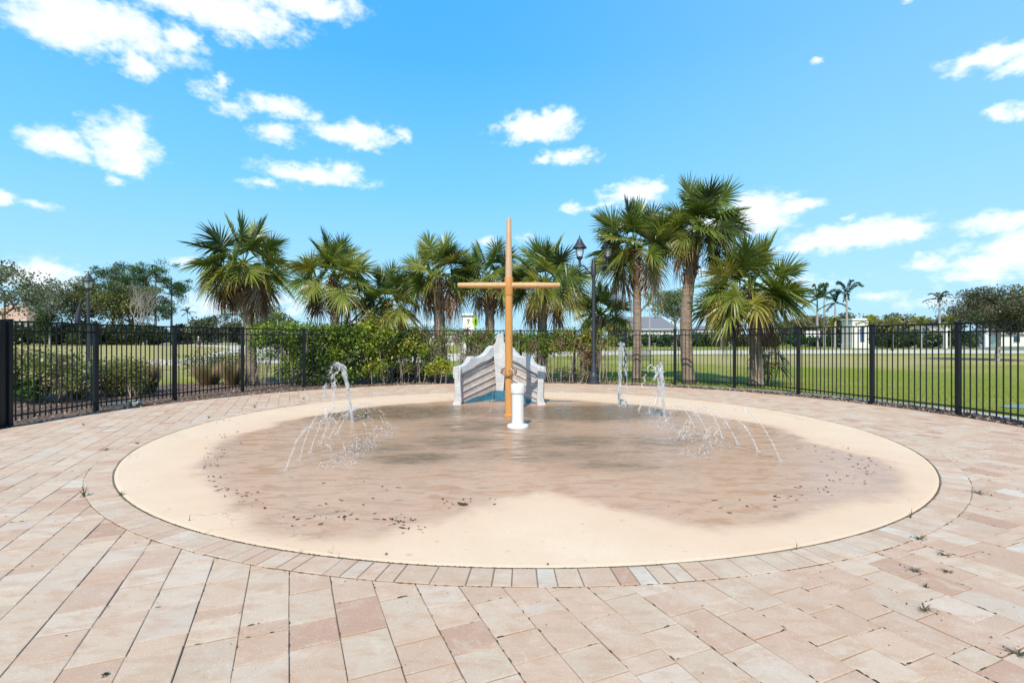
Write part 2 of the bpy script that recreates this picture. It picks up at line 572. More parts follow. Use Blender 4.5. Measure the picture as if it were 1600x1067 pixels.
def mat_boat(name, c1, c2, c3, k=.5):
    m, N, b = new_mat(name)
    g = N.n('ShaderNodeTexCoord').outputs['Object']
    n = N.noise(g, 3.2, 6, .7, .5)
    n2 = N.noise(N.scale(g, (2, 2, 9)), 4, 5, .7)
    c = N.mix(N.smooth(n, .35, .68), c1, c2)
    c = N.mix(N.smooth(n2, .48, .72, 0, k), c, c3)
    N.link(c, b.inputs['Base Color']); b.inputs['Roughness'].default_value = .7
    bump(N, b, N.math('ADD', n2, N.noise(g, 30, 4, .6)), .35, .012)
    return m
M['boat_grey'] = mat_boat('weathered_grey_white', (.44, .45, .47, 1), (.62, .60, .58, 1), (.38, .32, .29, 1), .5)
M['boat_plank'] = mat_boat('weathered_planks', (.46, .37, .32, 1), (.56, .50, .47, 1), (.36, .21, .13, 1), .8)
M['boat_blue'] = mat_boat('painted_water', (.02, .12, .20, 1), (.04, .20, .29, 1), (.36, .33, .28, 1), .35)

def mat_water_jet():
    m, N, b = new_mat('spray_water')
    b.inputs['Base Color'].default_value = (.93, .96, 1, 1)
    b.inputs['Roughness'].default_value = .08
    b.inputs['Transmission Weight'].default_value = .55
    b.inputs['IOR'].default_value = 1.33
    b.inputs['Specular IOR Level'].default_value = .8
    tr = N.n('ShaderNodeBsdfTransparent')
    mx = N.n('ShaderNodeMixShader')
    g = N.n('ShaderNodeTexCoord').outputs['Object']
    N.put(mx.inputs[0], N.smooth(N.noise(g, 22, 4, .6), .3, .7, .08, .62))
    N.link(tr.outputs[0], mx.inputs[1]); N.link(b.outputs[0], mx.inputs[2])
    out = [n for n in m.node_tree.nodes if n.type == 'OUTPUT_MATERIAL'][0]
    N.link(mx.outputs[0], out.inputs[0])
    return m
M['jet'] = mat_water_jet()

def mat_pond():
    m, N, b = new_mat('pond_water')
    b.inputs['Base Color'].default_value = (.22, .30, .33, 1)
    b.inputs['Roughness'].default_value = .2
    g = N.n('ShaderNodeTexCoord').outputs['Object']
    bump(N, b, N.noise(g, 6, 3, .5), .15, .02)
    return m
M['pond'] = mat_pond()

def mat_glass():
    m, N, b = new_mat('lantern_glass')
    b.inputs['Base Color'].default_value = (.95, .97, 1, 1)
    b.inputs['Roughness'].default_value = .08
    tr = N.n('ShaderNodeBsdfTransparent')
    mx = N.n('ShaderNodeMixShader')
    mx.inputs[0].default_value = .3
    N.link(tr.outputs[0], mx.inputs[1]); N.link(b.outputs[0], mx.inputs[2])
    out = [n for n in m.node_tree.nodes if n.type == 'OUTPUT_MATERIAL'][0]
    N.link(mx.outputs[0], out.inputs[0])
    return m
M['glass'] = mat_glass()

# ------------------------------------------------------------------ the setting
PC = (0.154, 8.84)      # pad centre
PR = 5.57               # pad radius
random.seed(5)
rng = np.random.default_rng(5)

def sheet(name, pts, z, m):
    """flat sheet from an ordered outline"""
    mb = MB()
    mb.add([(x, y, z) for x, y in pts], [tuple(range(len(pts)))])
    o = mb.build(name, m)
    return tag(o, kind='structure')

def strip(name, up, lo, z, m, kind='structure'):
    mb = MB()
    n = len(up)
    vs = [(x, y, z) for x, y in up] + [(x, y, z) for x, y in lo]
    mb.add(vs, [(i, n + i, n + i + 1, i + 1) for i in range(n - 1)])
    return tag(mb.build(name, m), kind=kind)

# lawn / terrain to the horizon: fine near, coarse far
mb = MB()
rr = [0.0, 12, 20, 35, 60, 100, 180, 350, 700, 1500]
nn = 72
vs = [(0, 0, -0.03)]
for r in rr[1:]:
    for k in range(nn):
        a = 2 * PI * k / nn
        vs.append((r * math.cos(a), r * math.sin(a), -0.03))
fs = [(0, 1 + k, 1 + (k + 1) % nn) for k in range(nn)]
for i in range(len(rr) - 2):
    for k in range(nn):
        a, b_ = 1 + i * nn + k, 1 + i * nn + (k + 1) % nn
        fs.append((a, a + nn, b_ + nn, b_))
mb.add(vs, fs)
tag(mb.build('ground', M['ground']), kind='structure')

# mulch bed round the terrace, wide on the left
def arc(cx, cy, r, a0, a1, n):
    return [(cx + (r(a) if callable(r) else r) * math.cos(a), cy + (r(a) if callable(r) else r) * math.sin(a)) for a in [a0 + (a1 - a0) * i / (n - 1) for i in range(n)]]
def mr(a):
    dg = math.degrees(a)
    if dg < 65: return 9.25
    if dg < 100: return 9.25 + (dg - 65) / 35 * 1.3
    return 10.55 + min(1, (dg - 100) / 30) * 3.6 + .3 * math.sin(dg * .35)
inner = arc(.1, 8.85, 7.9, R(-25), R(205), 160)
outer = arc(.1, 8.85, mr, R(-25), R(205), 160)
strip('mulch_bed', inner, outer, -0.018, M['mulch'])
# bark chips
mb = MB()
n = 9000
a = rng.uniform(R(-5), R(190), n)
ro = np.array([mr(x) for x in a])
r = 8.62 + (ro - 8.62) * rng.random(n) ** 1.3
cen = np.stack([.1 + r * np.cos(a), 8.85 + r * np.sin(a), rng.uniform(-.012, .012, n)], 1)
base = np.array([(.17, .10, .07), (.30, .20, .14), (.07, .045, .03), (.38, .28, .21)])[rng.integers(0, 4, n)]
mb.leaves(cen, .075, rng, base, .35, .05, .3)
tag(mb.build('bark_chips', M['chip']), 'brown bark chips scattered over the planting bed along the fence', 'bark chips', kind='stuff')

# concrete mowing strip beyond the fence on the right
strip('mowing_strip', arc(.1, 8.85, 9.25, R(-12), R(88), 60), arc(.1, 8.85, 9.62, R(-12), R(88), 60), -0.008, M['kerb'])

# pavement base (joint sand) under the pavers
OUT_R = 8.5
pts = arc(.1, 8.85, OUT_R, 0, PI, 90) + [(-8.4, -4), (8.6, -4)]
sheet('paving_base', pts, -0.010, M['joint'])

def outside(x, y):
    """signed distance to the terrace edge, positive outside"""
    dx, dy = x - .1, y - 8.85
    if dy > 0: return math.hypot(dx, dy) - OUT_R
    return abs(dx) - OUT_R

def clip_outer(poly):
    cx = sum(p[0] for p in poly) / 4; cy = sum(p[1] for p in poly) / 4
    dx, dy = cx - .1, cy - 8.85
    if dy > 0:
        l = math.hypot(dx, dy); nx, ny = dx / l, dy / l
    else:
        nx, ny = (1 if dx > 0 else -1), 0
    out = []
    f = lambda p: (p[0] - .1) * nx + (p[1] - 8.85) * ny - OUT_R
    for i in range(len(poly)):
        p, q = poly[i], poly[(i + 1) % len(poly)]
        fp, fq = f(p), f(q)
        if fp <= 0: out.append(p)
        if (fp < 0) != (fq < 0):
            t = fp / (fp - fq)
            out.append((p[0] + (q[0] - p[0]) * t, p[1] + (q[1] - p[1]) * t))
    return out

TONES = [((.60, .445, .325), 6), ((.61, .425, .305), 6), ((.57, .375, .265), 5), ((.63, .495, .385), 4), ((.64, .56, .475), 0.9), ((.49, .295, .205), 1.5), ((.63, .475, .35), 5), ((.59, .405, .29), 5)]
def tone(warm=0):
    t = random.choices([t for t, w in TONES], [w for t, w in TONES])[0]
    k = random.uniform(.94, 1.06)
    return tuple(min(.75, q * k) for q in t)

mb = MB()
ud = Vector((0.401, -0.916)); wd = Vector((0.916, 0.401))
W0 = .232
def add_prism(mb, poly, z0, z1, col):
    k = len(poly)
    cx = sum(p[0] for p in poly) / k; cy = sum(p[1] for p in poly) / k
    def ins(p):
        l = math.hypot(p[0] - cx, p[1] - cy); q = max(.5, 1 - random.uniform(.0035, .0075) / max(l, .01))
        return (cx + (p[0] - cx) * q, cy + (p[1] - cy) * q)
    top = [ins(p) for p in poly]
    t = [random.uniform(-.0007, .0007) for _ in poly]
    vs = [(x, y, z0) for x, y in poly] + [(x, y, z1 - .0035) for x, y in poly] + [(x, y, z1 + t[i]) for i, (x, y) in enumerate(top)]
    fs = [tuple(range(2 * k, 3 * k))] + [(i, (i + 1) % k, k + (i + 1) % k, k + i) for i in range(k)] + [(k + i, k + (i + 1) % k, 2 * k + (i + 1) % k, 2 * k + i) for i in range(k)]
    edge = tuple(c * .72 for c in col)
    mb.add(vs, fs, np.array([edge] * (2 * k) + [col] * k))
joints = []
origin = Vector((.1, 7))
for row in range(-64, 64):
    s = -18 + random.uniform(-.3, 0)
    while s < 18:
        L = random.choices([.115, .231, .347], [1.0, 2.3, 2.0])[0]
        c = origin + wd * (row * W0) + ud * (s + L / 2)
        x, y = c
        if y > -3.2 and outside(x, y) < .2 and math.hypot(x - PC[0], y - PC[1]) > PR - .02:
            g1 = random.uniform(.0008, .0022); g2 = random.uniform(.0012, .0032)
            jo = random.uniform(-.0018, .0018)
            hw, hl = W0 / 2 - g1, L / 2 - g2
            th = random.uniform(-.006, .006)
            e1 = Vector((ud.x * math.cos(th) - ud.y * math.sin(th), ud.x * math.sin(th) + ud.y * math.cos(th)))
            e2 = Vector((-e1.y, e1.x))
            cc = c + wd * jo
            poly = [tuple(cc - e1 * hl - e2 * hw), tuple(cc + e1 * hl - e2 * hw), tuple(cc + e1 * hl + e2 * hw), tuple(cc - e1 * hl + e2 * hw)]
            if outside(x, y) > -.3: poly = clip_outer(poly)
            if len(poly) >= 3:
                add_prism(mb, poly, -.012, random.uniform(-.0022, .0018), tone())
                if y < 9: joints.append((cc, e1, e2, hl, hw))
        s += L
tag(mb.build('paving', M['paver']), kind='structure')

# soldier course round the pad
mb = MB()
# dark bed under the soldier course
m2 = MB(); m2.add([(x, y, .0022) for x, y in arc(PC[0], PC[1], PR - .05, 0, 2 * PI, 181)] + [(x, y, .0022) for x, y in arc(PC[0], PC[1], PR + .253, 0, 2 * PI, 181)],
      [(i, 181 + i, 182 + i, i + 1) for i in range(180)])
tag(m2.build('soldier_course_bed', M['joint']), kind='structure')
a = 0
while a < 2 * PI - .012:
    da = random.choice([.0205, .0205, .027, .038])
    if a + da > 2 * PI - .012: da = 2 * PI - a
    g = .00045 + random.random() * .0003
    r0, r1 = PR + .016 + random.uniform(-.002, .004), PR + .25 + random.uniform(-.004, .004)
    poly = [(PC[0] + rr_ * math.cos(t), PC[1] + rr_ * math.sin(t)) for rr_, t in ((r0, a + g), (r1, a + g * .9), (r1, a + da - g * .9), (r0, a + da - g))]
    add_prism(mb, poly, .0, .0062 + random.uniform(-.0012, .0012), tone())
    a += da
tag(mb.build('soldier_course', M['paver']), kind='structure')

# splash pad with wet area attribute
WETPX = [(318, 730), (345, 775), (390, 805), (440, 832), (520, 842), (600, 838), (660, 822), (705, 806), (760, 790), (850, 772), (905, 780), (960, 802), (1050, 815), (1150, 822), (1250, 812),
         (1330, 790), (1385, 762), (1395, 738), (1350, 715), (1290, 699), (1240, 681), (1190, 664), (1080, 644), (1000, 634), (920, 627), (850, 624), (770, 625), (700, 627), (620, 632), (540, 642), (440, 660), (370, 682), (330, 705)]
WP = np.array([G(*p) for p in WETPX])
nr, na = 150, 480
rad = PR * np.linspace(0, 1, nr) ** .8
ang = np.linspace(0, 2 * PI, na, endpoint=False)
RR, AA = np.meshgrid(rad, ang, indexing='ij')
X = PC[0] + RR * np.cos(AA); Y = PC[1] + RR * np.sin(AA)
def sdist(X, Y, P):
    n = len(P)
    d = np.full(X.shape, 1e9); ins = np.zeros(X.shape, bool)
    for i in range(n):
        a = P[i]; b = P[(i + 1) % n]
        ab = b - a
        t = np.clip(((X - a[0]) * ab[0] + (Y - a[1]) * ab[1]) / (ab @ ab), 0, 1)
        d = np.minimum(d, np.hypot(X - a[0] - t * ab[0], Y - a[1] - t * ab[1]))
        cond = ((a[1] > Y) != (b[1] > Y)) & (X < (b[0] - a[0]) * (Y - a[1]) / (b[1] - a[1] + 1e-12) + a[0])
        ins ^= cond
    return np.where(ins, d, -d)
wet = sdist(X, Y, WP)
alg = np.zeros_like(X)
for px, py, sx, sy, w in [(900, 645, 1.6, .9, 1.15), (970, 640, 1.0, .7, .8), (610, 645, 1.5, .9, .85), (700, 642, 1.1, .9, .6), (645, 716, .6, .3, .55), (955, 728, .7, .25, .35),
                          (770, 665, 1.2, .9, .45), (880, 690, 1.0, .6, .4), (720, 690, .9, .6, .4), (600, 700, .8, .6, .3), (860, 712, 1.4, .5, .3), (1020, 690, 1, .6, .3)]:
    gx, gy = G(px, py)
    alg = np.maximum(alg, w * np.exp(-((X - gx) / sx) ** 2 - ((Y - gy) / sy) ** 2))
Z = .0085 + 0 * X
Z[-1, :] = .004
vs = np.stack([X, Y, Z], -1).reshape(-1, 3)
me = bpy.data.meshes.new('splash_pad')
fs = []
for i in range(nr - 1):
    for k in range(na):
        k2 = (k + 1) % na
        if i == 0:
            fs.append((0, na + k, na + k2)) if True else None
        else:
            fs.append((i * na + k, (i + 1) * na + k, (i + 1) * na + k2, i * na + k2))
me.from_pydata(vs.tolist(), [], fs)
for nm, arr_ in (('wet', wet), ('algae', alg)):
    at_ = me.attributes.new(nm, 'FLOAT', 'POINT')
    at_.data.foreach_set('value', arr_.astype(np.float32).ravel())
me.materials.append(M['pad'])
po = bpy.data.objects.new('splash_pad', me); COL.objects.link(po)
tag(po, kind='structure')

# far paths and road
up = [(250, 536.6), (300, 537.2), (350, 539), (400, 541), (450, 545), (520, 550), (640, 553), (760, 551.5), (870, 549), (1000, 547.5), (1200, 546.7), (1400, 546.2), (1600, 546), (1900, 546)]
lo = [(250, 538.3), (300, 539.2), (350, 543), (385, 552), (402, 566), (470, 568), (640, 565.5), (760, 562), (870, 556), (1000, 553.5), (1200, 552.6), (1400, 552), (1600, 552), (1900, 552)]
lo = lo[:7] + lo[7:]
strip('path', [G(*p) for p in up], [G(*p) for p in lo], -0.02, M['concrete'])
up = [(1330, 541.3), (1440, 541.5), (1600, 542), (1900, 542)]
lo = [(1330, 542.8), (1440, 543.6), (1600, 544.8), (1900, 545)]
strip('road', [G(*p) for p in up], [G(*p) for p in lo], -0.02, M['asphalt'])
up = [(395, 546), (350, 548), (332, 552), (318, 556), (290, 558)]
lo = [(400, 549), (358, 551), (342, 556), (326, 561), (292, 561)]
strip('side_path', [G(*p) for p in lo], [G(*p) for p in up], -0.016, M['concrete'])
sheet('pond_water', [G(*p) for p in [(1562, 633), (1580, 631), (1640, 630), (1680, 632), (1680, 636), (1640, 637), (1590, 636.4), (1570, 635)]], -0.015, M['pond'])

# lawn blades near the fence
mb = MB()
n = 52000
a = rng.uniform(R(-8), R(112), n)
r = 9.65 + 13 * rng.random(n) ** 1.7
x = .1 + r * np.cos(a); y = 8.85 + r * np.sin(a)
keep = (y > 8)
for (x0, y0, rx_, ry_) in [(11.8, 11.3, 1.3, .5)]:
    keep &= ((x - x0) / rx_) ** 2 + ((y - y0) / ry_) ** 2 > 1
x, y = x[keep], y[keep]; n = len(x)
h = rng.uniform(.02, .06, (n, 1)); th = rng.uniform(0, 2 * PI, n)
w = np.stack([np.cos(th), np.sin(th), 0 * th], 1) * .006
tip = np.concatenate([rng.normal(0, .018, (n, 2)), h], 1)
b0 = np.stack([x, y, np.full(n, -.03)], 1)
vs = np.stack([b0 - w, b0 + w, b0 + tip], 1).reshape(-1, 3)
pal = np.array([(.20, .26, .03), (.26, .31, .045), (.15, .21, .025), (.36, .32, .12)])[rng.choice(4, n, p=[.38, .3, .22, .1])]
mb.add(vs, [(3 * i, 3 * i + 1, 3 * i + 2) for i in range(n)], np.repeat(pal, 3, axis=0))
tag(mb.build('grass', M['leaf']), 'short green lawn grass beyond the fence', 'grass', kind='stuff')
#PART2
# ------------------------------------------------------------------ metal fence
FH = 1.80
POSTS = [(-8.63, 8.72), (-8.65, 10.56), (-8.28, 12.47), (-7.72, 14.55), (-6.55, 16.0), (-5.02, 16.95), (-3.33, 17.45), (-1.55, 17.62), (.30, 17.68), (2.15, 17.5), (3.85, 17.2),
         (5.33, 16.62), (6.83, 15.6), (7.75, 13.75), (8.32, 11.74), (8.78, 10.0), (8.95, 8.2), (8.95, 6.35)]

def make_post(parent, p, h=FH + .03, w=.076):
    mb = MB()
    mb.box((p[0], p[1], h / 2 - .02), (w, w, h), rotz=math.atan2(p[1] - 8.85, p[0]))
    mb.box((p[0], p[1], h - .012), (w + .014, w + .014, .018), rotz=math.atan2(p[1] - 8.85, p[0]))
    c = Vector((p[0], p[1], 0))
    return mb.build('fence_post', M['black_metal'], parent)

def make_panel(parent, a, b, name='rail_panel', n=16, extra=.0):
    a = Vector(a); b = Vector(b); d = b - a; L = d.length; u = d.normalized(); an = math.atan2(u.y, u.x)
    n = max(4, round(L / .117))
    mb = MB()
    for i in range(1, n):
        p = a + d * (i / n)
        mb.box((p.x, p.y, .06 + (FH - .07) / 2 ), (.017, .017, FH - .085), rotz=an)
    pan = mb.build(name, M['black_metal'], parent)
    for z, nm in ((FH - .014, 'top_rail'), (FH - .175, 'middle_rail'), (.155, 'bottom_rail')):
        r = MB(); m_ = (a + b) / 2
        r.box((m_.x, m_.y, z), (L - .07, .028, .03), rotz=an)
        r.build(nm, M['black_metal'], pan)
    return pan

fence = thing('metal_fence', 'black aluminium picket fence curving round the paved terrace', 'fence', (0, 17.6, 0))
fence.location = (0, 0, 0)
for p in POSTS: make_post(fence, p)
for a, b in zip(POSTS[:-1], POSTS[1:]): make_panel(fence, a, b)
gate = thing('metal_gate', 'black picket gate beside the nearest fence post at the left edge', 'gate')
make_post(gate, (-8.66, 8.60), FH + .02, .09)
make_post(gate, (-8.72, 7.35), FH + .02, .076)
make_panel(gate, (-8.66, 8.60), (-8.72, 7.35), 'gate_leaf')

# ------------------------------------------------------------------ ship mast with its yard
B = Vector(G(795, 650)).to_3d()
mast = thing('ship_mast', 'tall tan ship mast with a crosswise yard standing on the wet splash pad', 'ship mast', B)
mb = MB()
mb.lathe([(.112, 0.0), (.112, .018), (.085, .03), (.074, .07), (.0735, 1.2), (.072, 2.36)], (0, 0, .008), 28)
smooth_by_angle(mb.build('lower_mast', M['mast_orange'], mast))
mb = MB(); mb.lathe([(.079, 2.33), (.082, 2.34), (.082, 2.66), (.078, 2.68), (.060, 2.685)], (0, 0, 0), 28)
smooth_by_angle(mb.build('mast_collar', M['mast_orange'], mast))
mb = MB(); mb.lathe([(.066, 2.6), (.064, 2.9), (.056, 3.3), (.044, 3.79), (.038, 3.82), (.0, 3.825)], (0, 0, 0), 24)
smooth_by_angle(mb.build('upper_mast', M['mast_faded'], mast))
for s in (-1, 1):
    mb = MB(); mb.tube([(s * .05, 0, 2.52), (s * .5, 0, 2.52), (s * .97, 0, 2.523), (s * .985, 0, 2.523)], [.060, .058, .05, .044], 20)
    y = smooth_by_angle(mb.build('yard', M['yard'], mast))
# tilted brown hoop low on the mast
mb = MB()
hc = Vector((0, -.01, .86)); pts = []
for i in range(33):
    a = 2 * PI * i / 32
    v = Vector((.132 * math.cos(a), .125 * math.sin(a), 0)); v = Matrix.Rotation(R(38), 3, 'X') @ v
    pts.append(hc + v)
mb.tube(pts, .014, 8, cap=False)
mb.box((-.10, .0, .86), (.07, .02, .02)); mb.box((.10, .0, .86), (.07, .02, .02))
for s in (-1, 1): mb.tube([(s * .13, .03, .90), (s * .135, -.02, .83)], .026, 10)
smooth_by_angle(mb.build('spout_hoop', M['rust_brown'], mast))

# ------------------------------------------------------------------ white post
wp = Vector(G(809, 668)).to_3d(); wp.y += .0
cannon = thing('water_column', 'short white round post with a collar top and round foot in front of the mast', 'post', wp)
mb = MB(); mb.lathe([(.182, .006), (.184, .03), (.176, .052), (.15, .062), (.105, .066)], (0, 0, 0), 36); smooth_by_angle(mb.build('foot_flange', M['white_plastic'], cannon))
mb = MB(); mb.lathe([(.102, .06), (.102, .60)], (0, 0, 0), 36); smooth_by_angle(mb.build('post_body', M['white_plastic'], cannon))
mb = MB(); mb.lathe([(.104, .575), (.116, .58), (.119, .59), (.119, .715), (.113, .732), (.098, .735), (.092, .725), (.09, .60)], (0, 0, 0), 36); smooth_by_angle(mb.build('collar', M['white_plastic'], cannon))

# ------------------------------------------------------------------ boat prow
BX = -.29
boat = thing('ship_prow', 'weathered grey and brown ship prow with curling gunwales and painted blue waves', 'ship prow', (BX, 12.2, 0))
def bpos(u, z, s, off=0.0, lean=.0):
    """u 0 at the stem .. 1 at the open end; off pushes towards the viewer side"""
    x = .07 + .90 * u
    y = .22 - .86 * u ** 1.15
    # inward normal (towards camera and centre)
    nx, ny = -.55, -.83
    fl = (z - .2) * .02 * u
    return (s * (x + fl + nx * off), y + ny * off, z)
def zpx(off, py):
    u = max(0, min(1, (off * .0151 - .07) / .90))
    d = 12.2 + .22 - .86 * u ** 1.15
    return u, EYE - (py - HZ) * d / F
TOP = [zpx(*p) for p in [(5, 540), (14, 540), (19, 545), (22, 550), (28, 555.5), (36, 558), (43, 556.5), (47, 558), (49, 564), (53, 569), (58, 571.5), (64, 573), (69, 574)]]
GBOT = [zpx(*p) for p in [(5, 549), (9, 554), (17, 561), (23, 564), (30, 566.5), (36, 570), (44, 576), (52, 580.5), (60, 585), (69, 590)]]
def interp(T, u):
    us = [t[0] for t in T]; zs = [t[1] for t in T]
    return float(np.interp(u, us, zs))
US = [i / 40 for i in range(41)]
def wall_grid(mb, s, zlo, zhi, off0, off1, us=US, nz=5):
    vs, n = [], len(us)
    for off in (off0, off1):
        for u in us:
            a, b = zlo(u), zhi(u)
            for k in range(nz):
                vs.append(bpos(u, a + (b - a) * k / (nz - 1), s, off))
    fs = []
    id_ = lambda f, i, k: f * n * nz + i * nz + k
    for i in range(n - 1):
        for k in range(nz - 1):
            fs.append((id_(0, i, k), id_(0, i + 1, k), id_(0, i + 1, k + 1), id_(0, i, k + 1)))
            fs.append((id_(1, i, k), id_(1, i, k + 1), id_(1, i + 1, k + 1), id_(1, i + 1, k)))
        fs.append((id_(0, i, nz - 1), id_(0, i + 1, nz - 1), id_(1, i + 1, nz - 1), id_(1, i, nz - 1)))
        fs.append((id_(0, i, 0), id_(1, i, 0), id_(1, i + 1, 0), id_(0, i + 1, 0)))
    for i in (0, n - 1):
        for k in range(nz - 1):
            fs.append((id_(0, i, k), id_(0, i, k + 1), id_(1, i, k + 1), id_(1, i, k)))
    mb.add(vs, fs)
for s in (-1, 1):
    mb = MB()
    wall_grid(mb, s, lambda u: .0, lambda u: interp(TOP, u) - .02, -.10, 0)
    w = mb.build('hull_side', M['boat_plank'], boat)
    smooth_by_angle(w, 35)
    # raised plank edges running up towards the stem
    for (z1, z0, u1) in [(.63, .985, .86), (.44, .80, .9), (.27, .62, .92), (.115, .45, .93)]:
        mb = MB()
        wall_grid(mb, s, lambda u: z0 + (z1 - z0) * (u / u1) - .012, lambda u: z0 + (z1 - z0) * (u / u1) + .012, .001, .028, us=[i / 20 * u1 for i in range(21)], nz=2)
        mb.build('plank_edge', M['boat_grey'], w)
    mb = MB()
    wall_grid(mb, s, lambda u: interp(GBOT, u), lambda u: interp(TOP, u), -.13, .085, nz=4)
    g_ = mb.build('gunwale', M['boat_grey'], boat)
    bevel(g_, .018, 3); smooth_by_angle(g_, 50)
    # blue waves at the foot
    mb = MB()
    wz = lambda u: max(.02, .23 * (1 - u ** 1.3) ** 1.25 + .010 * math.sin(u * 13) + .012)
    wall_grid(mb, s, lambda u: .012, wz, .002, .034 , us=US[:38], nz=3)
    smooth_by_angle(mb.build('painted_wave', M['boat_blue'], boat), 40)
    # thick end post
    mb = MB()
    prof = [(.0, -.05, .15), (.06, .0, .12), (.15, .02, .095), (.35, .028, .075), (.58, .02, .08), (.76, .012, .10), (interp(TOP, 1) - .03, 0, .12), (interp(TOP, 1) + .015, .01, .105)]
    vs = []
    for z, ins, wd_ in prof:
        x0, y0, _ = bpos(1.0, z, 1, 0)
        kick = .05 if z < .03 else (.02 if z < .1 else (.012 if z > .7 else -.008))
        for dx, dy in ((.045 + kick - 0, -.06), (-wd_ + kick * .2 - ins, -.075), (-wd_ - ins, .06), (.03 + kick, .10)):
            vs.append((s * (x0 + dx), y0 + dy, z))
    fs = []
    for i in range(len(prof) - 1):
        for k in range(4):
            fs.append((i * 4 + k, i * 4 + (k + 1) % 4, i * 4 + 4 + (k + 1) % 4, i * 4 + 4 + k))
    fs += [(0, 1, 2, 3), tuple(len(vs) - 4 + k for k in range(4))]
    mb.add(vs, fs)
    e_ = mb.build('end_post', M['boat_grey'], boat); bevel(e_, .02, 3); smooth_by_angle(e_, 50)
# stem board with horn
mb = MB()
out_ = [(-.075, .01), (-.085, .22), (-.10, .45), (-.12, .75), (-.145, 1.05), (-.155, 1.22), (-.165, 1.32), (-.15, 1.36), (-.115, 1.395), (-.095, 1.44), (-.09, 1.53), (-.078, 1.585), (-.045, 1.615), (0, 1.625)]
out_ = out_ + [(-x, z) for x, z in out_[-2::-1]]
k = len(out_)
def dep(z): return .04 if z < 1.3 else .04 - (z - 1.3) * .0
vs = [(x, dep(z), z) for x, z in out_] + [(x * .92, .20, z) for x, z in out_]
mb.add(vs, [tuple(range(k)), tuple(range(2 * k - 1, k - 1, -1))] + [(i, k + i, k + (i + 1) % k, (i + 1) % k) for i in range(k)])
st = mb.build('stem_post', M['boat_grey'], boat); bevel(st, .006, 2); smooth_by_angle(st, 50)
mb = MB(); bx0 = [(-.12, .02, .012), (.12, .02, .012), (.12, .02, .25), (-.12, .02, .25)]
mb.add(bx0 + [(x, .16, z) for x, y, z in bx0], [(0, 1, 2, 3), (7, 6, 5, 4), (0, 4, 5, 1), (1, 5, 6, 2), (2, 6, 7, 3), (3, 7, 4, 0)])
mb.build('painted_wave', M['boat_blue'], boat)
mb = MB()
mb.add([(-.6, -.28, .012), (-.28, -.02, .012), (0, .1, .012), (.28, -.02, .012), (.6, -.28, .012), (.5, .1, .012), (0, .35, .012), (-.5, .1, .012)], [(0, 1, 2, 6, 7), (2, 3, 4, 5, 6)])
mb.build('base_plinth', M['boat_grey'], boat)

# ------------------------------------------------------------------ street lamps
def lantern(parent, x, y, z, k=1.0):
    """lantern whose stem bottom is at z"""
    mb = MB(); mb.lathe([(.030, 0), (.045, .02), (.045, .05), (.038, .07), (.042, .24), (.075, .27), (.095, .30), (.105, .31), (.105, .36), (.06, .365)], (x, y, z), 14)
    L = smooth_by_angle(mb.build('lantern', M['lamp_metal'], parent), 35)
    mb = MB(); mb.lathe([(.10, .36), (.155, .62)], (x, y, z), 8); mb.build('glass', M['glass'], L)
    mb = MB()
    for q in range(4):
        a = PI / 4 + q * PI / 2
        mb.tube([(x + .108 * math.cos(a), y + .108 * math.sin(a), z + .36), (x + .15 * math.cos(a), y + .15 * math.sin(a), z + .45), (x + .165 * math.cos(a), y + .165 * math.sin(a), z + .63)], .011, 6)
    mb.lathe([(.17, .615), (.175, .64), (.165, .645)], (x, y, z), 20)
    mb.build('frame', M['lamp_metal'], L)
    mb = MB(); mb.lathe([(.225, .63), (.24, .645), (.235, .665), (.19, .72), (.13, .81), (.085, .90), (.06, .955), (.035, .965), (.018, .99), (.028, 1.01), (.02, 1.035), (.006, 1.09)], (x, y, z), 20)
    smooth_by_angle(mb.build('roof', M['lamp_metal'], L), 30)

def lamp_pole(parent, h):
    mb = MB(); mb.lathe([(.20, 0), (.20, .06), (.175, .09), (.17, .26), (.14, .30), (.115, .34), (.10, .42), (.085, .62), (.075, .66), (.064, .7), (.06, 2), (.056, h)], (0, 0, 0), 16)
    return smooth_by_angle(mb.build('pole', M['lamp_metal'], parent), 30)

lx, ly = 2.74, 17.05
lamp = thing('street_lamp', 'twin headed dark lamp post just in front of the fence', 'street lamp', (lx, ly, 0))
lamp_pole(lamp, 4.05)
mb = MB(); mb.lathe([(.056, 3.6), (.085, 3.62), (.085, 3.98), (.065, 4.02), (.07, 4.1), (.05, 4.16), (0, 4.2)], (0, 0, 0), 16); smooth_by_angle(mb.build('pole_cap', M['lamp_metal'], lamp), 30)
for s in (-1, 1):
    mb = MB()
    pts = [(s * .05, 0, 3.72), (s * .13, 0, 3.73), (s * .2, 0, 3.78), (s * .26, 0, 3.88), (s * .33, 0, 3.95), (s * .42, 0, 3.97), (s * .47, 0, 3.95)]
    mb.tube(pts, [.03, .028, .026, .026, .026, .026, .03], 10)
    smooth_by_angle(mb.build('arm', M['lamp_metal'], lamp), 50)
    lantern(lamp, s * .47, 0, 3.90)
x, y = G(138, 585)
lamp2 = thing('street_lamp', 'single headed dark lamp post behind the left shrubs', 'street lamp', (x, y, 0))
lamp_pole(lamp2, 3.4)
lantern(lamp2, 0, 0, 3.32)
for px, py, b, lab in [(1394, 487, 547.5, 'small distant dark lamp post between the far gate pillars'), (1147, 531, 545, None)]:
    if lab is None: continue
    x, y = G(px, b)
    l3 = thing('street_lamp', lab, 'street lamp', (x, y, 0))
    lamp_pole(l3, 3.9); lantern(l3, 0, 0, 3.8)
    l3.scale = (1.0, 1.0, (EYE + (HZ - py) * y / F) / 4.9)

